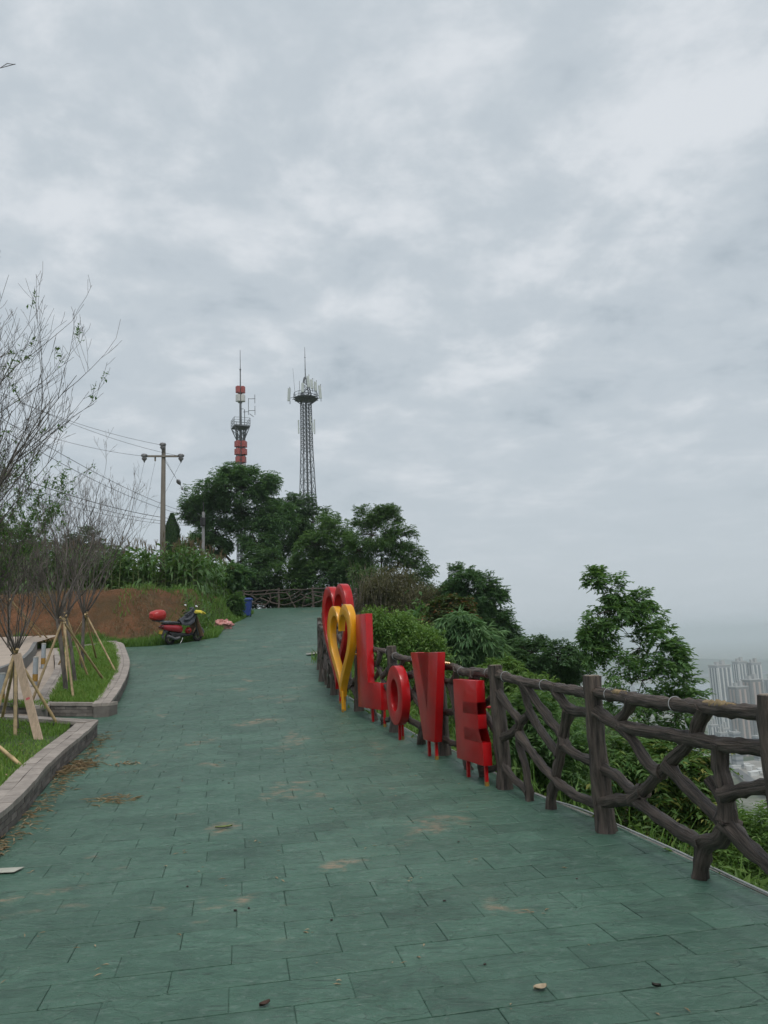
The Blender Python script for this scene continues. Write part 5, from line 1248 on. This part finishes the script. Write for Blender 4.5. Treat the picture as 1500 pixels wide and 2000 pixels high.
# ------------------------------------------------------------------ scooter
M['rubber'] = mat('tyre_rubber', (.022, .021, .020), .85, .3, 12); M['rim'] = mat('dusty_rim', (.15, .135, .12), .6, .3, 20, metal=.3)
M['plastic'] = mat('black_plastic', (.022, .022, .024), .5, .2, 8); M['greyplastic'] = mat('grey_plastic', (.11, .11, .115), .55, .2, 8)
M['scred'] = mat('scooter_red', (.34, .010, .022), .25, .12, 4, coat=.7); M['boxred'] = mat('topbox_red', (.45, .018, .016), .35, .08, 4, coat=.2)
M['chrome'] = mat('chrome', (.30, .30, .31), .35, .1, 5, metal=.9); M['platey'] = mat('number_plate_yellow', (.55, .33, .03), .6, .15, 30)
M['cloth'] = mat('grey_cloth', (.060, .064, .076), .95, .3, 10, .8, 60); M['apron'] = mat('brown_apron', (.17, .105, .062), .8, .35, 5, .4, 20)
M['glove'] = mat('yellow_glove', (.78, .62, .08), .8, .15, 10, .3); M['mirror'] = mat('mirror_glass', (.9, .9, .9), .05, .02, 5, metal=1.0)
w0 = ground(332, 1259); w1 = Vector((w0.x+.80, w0.y+.93, 0)); ang = math.atan2(w1.y-w0.y, w1.x-w0.x)
cs = Vector((w0.x, w0.y, gzf(w0.y))); rise_ = math.atan2(gzf(w1.y)-gzf(w0.y), 1.23)
o = empty('scooter', cs); o.rotation_euler = Vector((0, 0, 0)); 
o.rotation_euler = (Matrix.Rotation(ang, 3, 'Z') @ Matrix.Rotation(-rise_, 3, 'Y') @ Matrix.Rotation(math.radians(7), 3, 'X').to_3x3()).to_euler(); o.scale = (.90, .95, .98); tag(o, 'dark red motor scooter parked at the edge of the grass below the soil bank', 'scooter')
SM = o.rotation_euler.to_matrix()
def wheel(x):
    t_ = MB(); t_.tube([(x+.205*math.cos(a)*.86, 0, .215+.205*math.sin(a)*.86) for a in np.linspace(0, 2*math.pi, 29)], .048, 10, False); wh = t_.build('wheel', M['rubber'], o)
    r_ = MB(); r_.tube([(x+.12*math.cos(a), 0, .215+.12*math.sin(a)) for a in np.linspace(0, 2*math.pi, 25)], .022, 8, False)
    for k in range(5): a = k*1.2566; r_.tube([(x, 0, .215), (x+.12*math.cos(a), 0, .215+.12*math.sin(a))], .018, 6)
    r_.tube([(x, -.05, .215), (x, .05, .215)], .04, 12); r_.build('rim', M['rim'], wh)
wheel(0); wheel(1.22)
def ringy(x, w_, z0, z1, n=14, e=.6):
    out = []
    for k in range(n):
        a = 2*math.pi*k/n; c, s_ = math.cos(a), math.sin(a); out.append((x, w_*abs(c)**e*(1 if c > 0 else -1), (z0+z1)/2+(z1-z0)/2*abs(s_)**e*(1 if s_ > 0 else -1)))
    return out
q = MB(); q.loft([ringy(-.42, .04, .60, .68), ringy(-.34, .10, .54, .70), ringy(-.1, .15, .46, .69), ringy(.2, .16, .40, .66), ringy(.42, .14, .36, .62), ringy(.48, .10, .38, .58)]); q.build('rear_cowl', M['scred'], o)
q = MB(); q.loft([ringy(-.30, .10, .69, .76), ringy(-.05, .14, .69, .77), ringy(.25, .14, .66, .76), ringy(.46, .10, .63, .73), ringy(.52, .05, .64, .70)]); q.build('seat', M['plastic'], o)
q = MB(); q.loft([ringy(-.10, .11, .34, .46), ringy(.2, .13, .22, .40), ringy(.45, .14, .22, .36), ringy(.8, .14, .22, .30), ringy(.95, .12, .24, .34)]); q.build('floorboard', M['plastic'], o)
q = MB(); q.loft([ringy(.92, .12, .24, .40), ringy(1.00, .17, .40, .62), ringy(.97, .17, .60, .80), ringy(.92, .12, .78, .93)]); q.build('leg_shield', M['apron'], o)
q = MB(); q.loft([[(x_+.03, y_*1.35, z_) for x_, y_, z_ in ((1.0, -.17, .90), (1.03, 0, .92), (1.0, .17, .90), (.97, .17, .9), (.97, -.17, .9))], [(x_+.30, y_*1.7, z_-.72) for x_, y_, z_ in ((1.0, -.17, .90), (1.06, 0, .9), (1.0, .17, .90), (.97, .17, .9), (.97, -.17, .9))]], True, True); q.build('wind_apron', M['apron'], o)
q = MB(); q.loft([ringy(1.05, .10, .62, .82), ringy(1.16, .08, .64, .80), ringy(1.21, .03, .68, .76)]); q.build('headlight', M['plastic'], o)
q = MB(); q.tube([(1.22, .07, .215), (1.10, .07, .5), (1.02, .04, .75)], .022, 8); q.tube([(1.22, -.07, .215), (1.10, -.07, .5), (1.02, -.04, .75)], .022, 8); q.build('fork', M['greyplastic'], o)
q = MB(); q.tube([(1.22+.26*math.cos(a), 0, .215+.26*math.sin(a)) for a in np.linspace(.2, 2.4, 12)], .05, 8); q.build('front_fender', M['greyplastic'], o)
q = MB(); q.loft([[(-.26+.27*math.cos(a)*0, y_, z_) for y_, z_ in ()] or ringy(-.30, .06, .22, .30), ringy(-.33, .07, .30, .42), ringy(-.22, .07, .42, .52), ringy(-.02, .07, .45, .50)]); q.build('rear_fender', M['greyplastic'], o)
q = MB(); q.box((-.40, 0, .45), (.012, .19, .12), ry=.35); pl_ = q.build('number_plate', M['platey'], o)
q = MB(); q.loft([ringy(-.46, .05, .58, .64), ringy(-.40, .10, .57, .67), ringy(-.33, .11, .57, .68)]); q.build('tail_light', mat('tail_lens', (.10, .004, .006), .2, .1, coat=.5), o)
q = MB(); q.tube(spline([(.30, -.16, .22), (.10, -.17, .20), (-.05, -.18, .26), (-.22, -.18, .33)], .05), [.03]*2+[.055]*9 if False else .048, 10); q.build('muffler', M['greyplastic'], o)
q = MB(); q.box((.16, -.09, .28), (.40, .12, .18)); q.tube([(.28, -.16, .26), (.28, -.02, .26)], .10, 12); q.build('engine', M['plastic'], o, bevel=.02)
q = MB(); q.tube(spline([(.45, -.14, .20), (.36, -.18, .08), (.30, -.2, .02)], .05), .014, 6); q.build('kickstand', M['chrome'], o)
q = MB()
for sgn in (-1, 1): q.tube(spline([(.10, sgn*.13, .77), (-.15, sgn*.13, .79), (-.38, sgn*.11, .80), (-.52, sgn*.06, .80)], .06), .012, 6)
q.tube([(-.38, -.11, .80), (-.38, .11, .80)], .012, 6); q.tube([(-.2, -.13, .79), (-.2, .13, .79)], .012, 6); q.build('rear_rack', M['chrome'], o)
q = MB(); q.tube(spline([(.86, -.33, .98), (.92, -.18, 1.02), (.95, 0, 1.0), (.92, .18, 1.02), (.86, .33, .98)], .05), .014, 7); hb = q.build('handlebar', M['plastic'], o)
for sgn in (-1, 1):
    q = MB(); q.tube([(.84, sgn*.36, .97), (.89, sgn*.22, 1.01)], .02, 8); q.build('grip', M['rubber'], hb)
    q = MB(); q.tube([(.93, sgn*.18, 1.02), (.92, sgn*.26, 1.14), (.90, sgn*.30, 1.20)], .007, 5); st_ = q.build('mirror_stalk', M['plastic'], o)
    q = MB(); q.ell((.895, sgn*.33, 1.24), (.018, .075, .045), 14, 8); q.build('mirror', M['mirror'], st_)
def on_sc(name, label, cat, lp, mb_, m):
    ob = mb_.build(name, m); ob.location = cs+SM @ Vector(lp); ob.rotation_euler = o.rotation_euler; ob.scale = (1.5, 1.5, 1.5) if name == 'glove' else (1, 1, 1); return tag(ob, label, cat)
tb = empty('top_box', cs+SM @ Vector((-.46, 0, .815))); tb.rotation_euler = o.rotation_euler; tag(tb, 'glossy red top box on the rack at the back of the scooter', 'box')
q = MB(); q.loft([ringy(-.26, .12, .12, .26), ringy(-.22, .18, .05, .32), ringy(-.02, .21, .02, .37), ringy(.15, .20, .03, .36), ringy(.21, .15, .07, .31)]); q.build('shell', M['boxred'], tb)
q = MB(); q.loft([ringy(-.15, .13, .0, .05), ringy(0, .16, -.005, .05), ringy(.14, .14, .0, .05)]); q.build('base', M['plastic'], tb)
q = MB(); q.tube([(x_*1.0, 0, 0) for x_ in ()] or [(-.212, y_, .135) for y_ in (-.10, 0, .10)], .008, 5); q.build('seam', M['plastic'], tb)
# jacket draped over seat and handlebar
V = []; nu, nv = 26, 18
for i in range(nu+1):
    for j in range(nv+1):
        u = i/nu; v = j/nv*2-1
        x_ = .34+.60*u; ridge = .80+.12*math.sin(u*2.2)+.20*u*u; wd_ = .17+.10*math.sin(u*3.1)
        yv = v*wd_*1.12; drop = (abs(v)**1.7)*(.16+.16*math.sin(u*3.14))
        z = ridge-drop+.030*mnoise.noise(Vector((u*5, v*3, 1)))+.020*mnoise.noise(Vector((u*12, v*8, 5)))
        V.append((x_+.025*mnoise.noise(Vector((u*4, v*4, 9))), yv+.02*mnoise.noise(Vector((u*6, v*5, 3))), z))
Fc = [(i*(nv+1)+j, (i+1)*(nv+1)+j, (i+1)*(nv+1)+j+1, i*(nv+1)+j+1) for i in range(nu) for j in range(nv)]
q = MB(); q.add(V, Fc, True); q.tube(spline([(.50, -.1, .93), (.62, -.14, 1.0), (.78, -.12, 1.10), (.88, -.02, 1.14), (.84, .1, 1.12)], .04), .035, 8, True, .3, 2); q.tube(spline([(.42, -.18, .80), (.55, -.21, .80), (.7, -.2, .86), (.85, -.17, .98)], .04), .04, 8, True, .3, 5)
jk = on_sc('jacket', 'dark grey quilted jacket draped over the scooter seat and handlebar', 'jacket', (0, 0, 0), q, M['cloth'])
md = jk.modifiers.new('solid', 'SOLIDIFY'); md.thickness = .018
q = MB(); q.ell((0, 0, 0), (.115, .10, .115), 18, 12); hm_ = on_sc('helmet', 'round red helmet sitting on the scooter footboard', 'helmet', (.66, -.08, .41), q, M['boxred'])
q = MB(); q.tube([(-.03, -.085, .0), (-.035, -.103, .0)], [.032, .026], 12); q.build('vent_hole', M['plastic'], hm_)
q = MB(); q.loft([ringy(-.09, .035, -.03, .03), ringy(-.02, .05, -.035, .04), ringy(.05, .045, -.03, .035), ringy(.09, .03, -.02, .02)])
for k in range(4): q.tube(spline([(.06, -.03+.02*k, 0), (.12, -.035+.022*k, -.015), (.16, -.04+.024*k, -.05-.006*k)], .02), .012, 6)
q.tube([(.0, -.045, 0), (.04, -.085, -.03)], .014, 6)
on_sc('glove', 'yellow work glove over the near grip of the scooter', 'glove', (.95, -.24, 1.02), q, M['glove'])
q = MB(); q.loft([ringy(-.08, .03, -.03, .03), ringy(0, .045, -.035, .035), ringy(.07, .035, -.03, .03)]); q.tube([(.05, 0, 0), (.14, -.02, -.03)], .02, 6); on_sc('glove', 'yellow work glove over the far grip of the scooter', 'glove', (.99, .05, 1.01), q, M['glove'])

# ------------------------------------------------------------------ bin, sacks, litter
bp = at(482, 1195, 38.5); bz = gzf(38.5); o = empty('litter_bin', (bp.x, 38.5, bz)); tag(o, 'blue plastic litter bin at the far end of the path', 'bin')
M['blue'] = mat('blue_plastic', (.035, .07, .28), .5, .12, 5)
q = MB(); q.loft([[(a*w_, b*w_, z_) for a, b in ((-1, -1), (1, -1), (1, 1), (-1, 1))] for w_, z_ in ((.17, .06), (.20, .4), (.235, .82))], True, False); q.build('body', M['blue'], o, bevel=.015)
q = MB(); q.loft([[(a*w_, b*w_, z_) for a, b in ((-1, -1), (1, -1), (1, 1), (-1, 1))] for w_, z_ in ((.275, .82), (.28, .87), (.23, .93))], True, False); q.build('lid', M['blue'], o, bevel=.015)
for sg in (-1, 1): q = MB(); q.tube([(sg*.16-.02, .2, .07), (sg*.16+.02, .2, .07)], .07, 12); q.build('wheel', M['rubber'], o)
q = MB(); q.tube([(-.2, .27, .84), (-.2, .31, .86), (.2, .31, .86), (.2, .27, .84)], .015, 6); q.build('handle', M['blue'], o)
M['sack'] = mat('pink_mesh_sack', (.40, .07, .07), .85, .35, 9, 1.0, 24, c2=(.62, .34, .31))
sp_ = at(436, 1196, 31.2); q = MB()
for k in range(4): q.ell((rnd.uniform(-.12, .12), rnd.uniform(-.1, .1), .10+rnd.uniform(-.02, .06)), (.20, .17, .15), 22, 14, .9, k*3.3)
ob = q.build('sack', M['sack']); ob.scale = (1.25, 1.2, 1.15); ob.location = (sp_.x, sp_.y, float(H(np.array([sp_.x]), np.array([sp_.y]))[0])+.03); tag(ob, 'crumpled pink sack lying on the weedy end of the bank', 'sack')
# pale rag and weed tuft by the hearts
rp = ground(618, 1279); q = MB()
V = [(math.cos(a)*r_*.30, math.sin(a)*r_*.2, .05*(1-r_)+.05*mnoise.noise(Vector((a*1.5, r_*4, 2)))+.03) for r_ in (.05, .4, .75, 1) for a in np.linspace(0, 6.283, 13)[:-1]]
q.add(V, [(i*12+k, i*12+(k+1) % 12, (i+1)*12+(k+1) % 12, (i+1)*12+k) for i in range(3) for k in range(12)], True); ob = q.build('stone_slab', M['concrete']); ob.location = rp; tag(ob, 'pale flat stone lying on the path left of the hearts', 'stone')
wpnt = ground(634, 1288); P3 = np.c_[rng.normal(wpnt.x, .14, 260), rng.normal(wpnt.y, .25, 260)]; P3 = np.c_[P3, gz(P3[:, 1])]
tag(blades('weed_tuft', P3, .1, .34, .02, M['weed'], 1.0), 'tuft of green weeds at the path edge left of the hearts', 'weeds', kind='stuff')
def straw_patch(name, label, centers, n, spread_, lmin, lmax, wd_, zmax):
    idx = rng.integers(0, len(centers), n); c = np.array(centers)[idx]; P = c+rng.normal(0, 1, (n, 2))*np.array(spread_)
    z = gz(P[:, 1])+.006+rng.uniform(0, zmax, n)*np.exp(-((P-c)**2/np.array(spread_)**2).sum(1)/2)
    B = np.c_[P, z]; a = rng.uniform(0, 6.283, n); D = norm(np.c_[np.cos(a), np.sin(a), rng.uniform(-.08, .25, n)]); 
    Vv, Ff = leaflets(B, D, np.tile([0, 0, 1.0], (n, 1)), rng.uniform(lmin, lmax, n), rng.uniform(.6, 1.3, n)*wd_); return tag(mesh_np(name, Vv, Ff, M['straw']), label, 'litter', kind='stuff')
g2 = lambda x, y: G(x, y)
straw_patch('straw_heap', 'heap of dry straw and leaves against the near kerb', [g2(150, 1500), g2(138, 1506), g2(162, 1497), g2(128, 1512)], 230, (.12, .20), .06, .24, .013, .05)
straw_patch('straw_heap', 'flat scatter of dry straw on the path below the heap', [g2(225, 1562), g2(240, 1560), g2(205, 1566), g2(250, 1564)], 60, (.11, .07), .06, .2, .012, .015)
straw_patch('straw_heap', 'small scatter of brown leaves right of the straw heap', [g2(240, 1494)], 30, (.10, .06), .05, .12, .02, .02)
straw_patch('kerb_litter', 'line of dry bits along the foot of the near kerb', [(K1[2][0]+(K1[4][0]-K1[2][0])*f+.10, K1[2][1]+(K1[4][1]-K1[2][1])*f) for f in np.linspace(-.1, 1, 26)], 420, (.06, .12), .04, .16, .012, .02)
lp = scatter([(-3.9, 7.5), (-4.9, 12.2), (-7, 12.9), (-6, 8)], 90); B_ = np.c_[lp, gz(lp[:, 1])+.235]; a_ = rng.uniform(0, 6.28, 90)
Vv, Ff = leaflets(B_, norm(np.c_[np.cos(a_), np.sin(a_), rng.uniform(0, .3, 90)]), np.tile([0, 0, 1.0], (90, 1)), rng.uniform(.05, .15, 90), .022)
tag(mesh_np('leaf_litter', Vv, Ff, M['straw']), 'dry fallen leaves dotted over the nearer lawn', 'litter', kind='stuff')
cs_ = [(x, y) for x, y in scatter([(-3.3, 3.4), (1.4, 3.4), (1.2, 7), (-1.2, 15), (-5, 15), (-3.6, 7)], 150)]
straw_patch('leaf_litter', 'scattered tiny dry leaf and straw bits over the path', cs_, 240, (.04, .04), .012, .07, .009, .003)
q = MB()
for x, y in scatter([(-3.3, 3.4), (1.4, 3.4), (1.2, 7), (-1.2, 15), (-2, 26), (-6, 26), (-5, 15), (-3.6, 7)], 55): q.ell((x, y, gzf(y)+.004), (rnd.uniform(.004, .012), rnd.uniform(.003, .008), .005), 6, 4, .4, x)
tag(q.build('pebble_litter', mat('dark_crumb', (.05, .04, .035), .9, .5, 9)), 'tiny dark crumbs scattered over the path', 'litter', kind='stuff')
def leaf_thing(name, label, px_, py_, L_, W_, m, rot_):
    p_ = ground(px_, py_); V = []
    for i in range(9):
        t_ = i/8; ww = W_*math.sin(math.pi*min(1, t_*.95+.03))**.8
        for s_ in (-1, 0, 1): V.append((L_*(t_-.5), s_*ww*.5, .008+.012*(abs(s_))+.02*(t_-.5)**2))
    q = MB(); q.add(V, [(3*i+j, 3*i+3+j, 3*i+4+j, 3*i+1+j) for i in range(8) for j in range(2)], True); ob = q.build(name, m); ob.location = p_+Vector((0, 0, .004)); ob.rotation_euler = (0, 0, rot_); tag(ob, label, 'leaf')
leaf_thing('fallen_leaf', 'fallen yellow-green leaf on the path below the straw', 437, 1619, .15, .05, mat('yellow_leaf', (.17, .22, .06), .6, .3, 20), .3)
leaf_thing('fallen_leaf', 'curled brown dead leaf near the bottom of the picture', 517, 1969, .06, .035, mat('brown_leaf', (.06, .03, .02), .8, .4, 30), .8)
leaf_thing('fallen_leaf', 'pale tan fallen leaf at lower right on the path', 1056, 1937, .07, .05, mat('tan_leaf', (.38, .30, .20), .8, .2, 30), .4)
leaf_thing('fallen_leaf', 'small dark leaf at lower right of the picture', 1283, 1933, .04, .02, mat('dark_leaf', (.03, .025, .02), .8, .4, 30), -.4)
p_ = ground(8, 1704); q = MB(); q.add([(-.16, -.05, 0), (.10, -.06, .006), (.13, .05, .012), (-.1, .07, .004), (-.16, -.05, -.003), (.10, -.06, .003), (.13, .05, .009), (-.1, .07, .001)], [(0, 1, 2, 3), (7, 6, 5, 4)]); ob = q.build('paper_scrap', mat('paper', (.42, .42, .36), .8, .1, 20)); ob.location = p_+Vector((0, 0, .01)); tag(ob, 'pale paper scrap at the left edge of the path', 'paper')

# ------------------------------------------------------------------ haze
hz = bpy.data.materials.new('valley_haze'); hz.use_nodes = True; t = hz.node_tree; t.nodes.clear()
pv = N(t, 'ShaderNodeVolumePrincipled'); pv.inputs['Color'].default_value = (.90, .965, 1.0, 1); pv.inputs['Density'].default_value = .0003; pv.inputs['Anisotropy'].default_value = .3
ho = N(t, 'ShaderNodeOutputMaterial'); LK(t, pv.outputs[0], ho.inputs['Volume'])
q = MB(); q.box((0, 0, (ZP-8+60)/2), (25000, 25000, 60-(ZP-8))); hzo = q.build('haze', hz); tag(hzo, 'pale haze filling the valley', 'haze', kind='stuff')
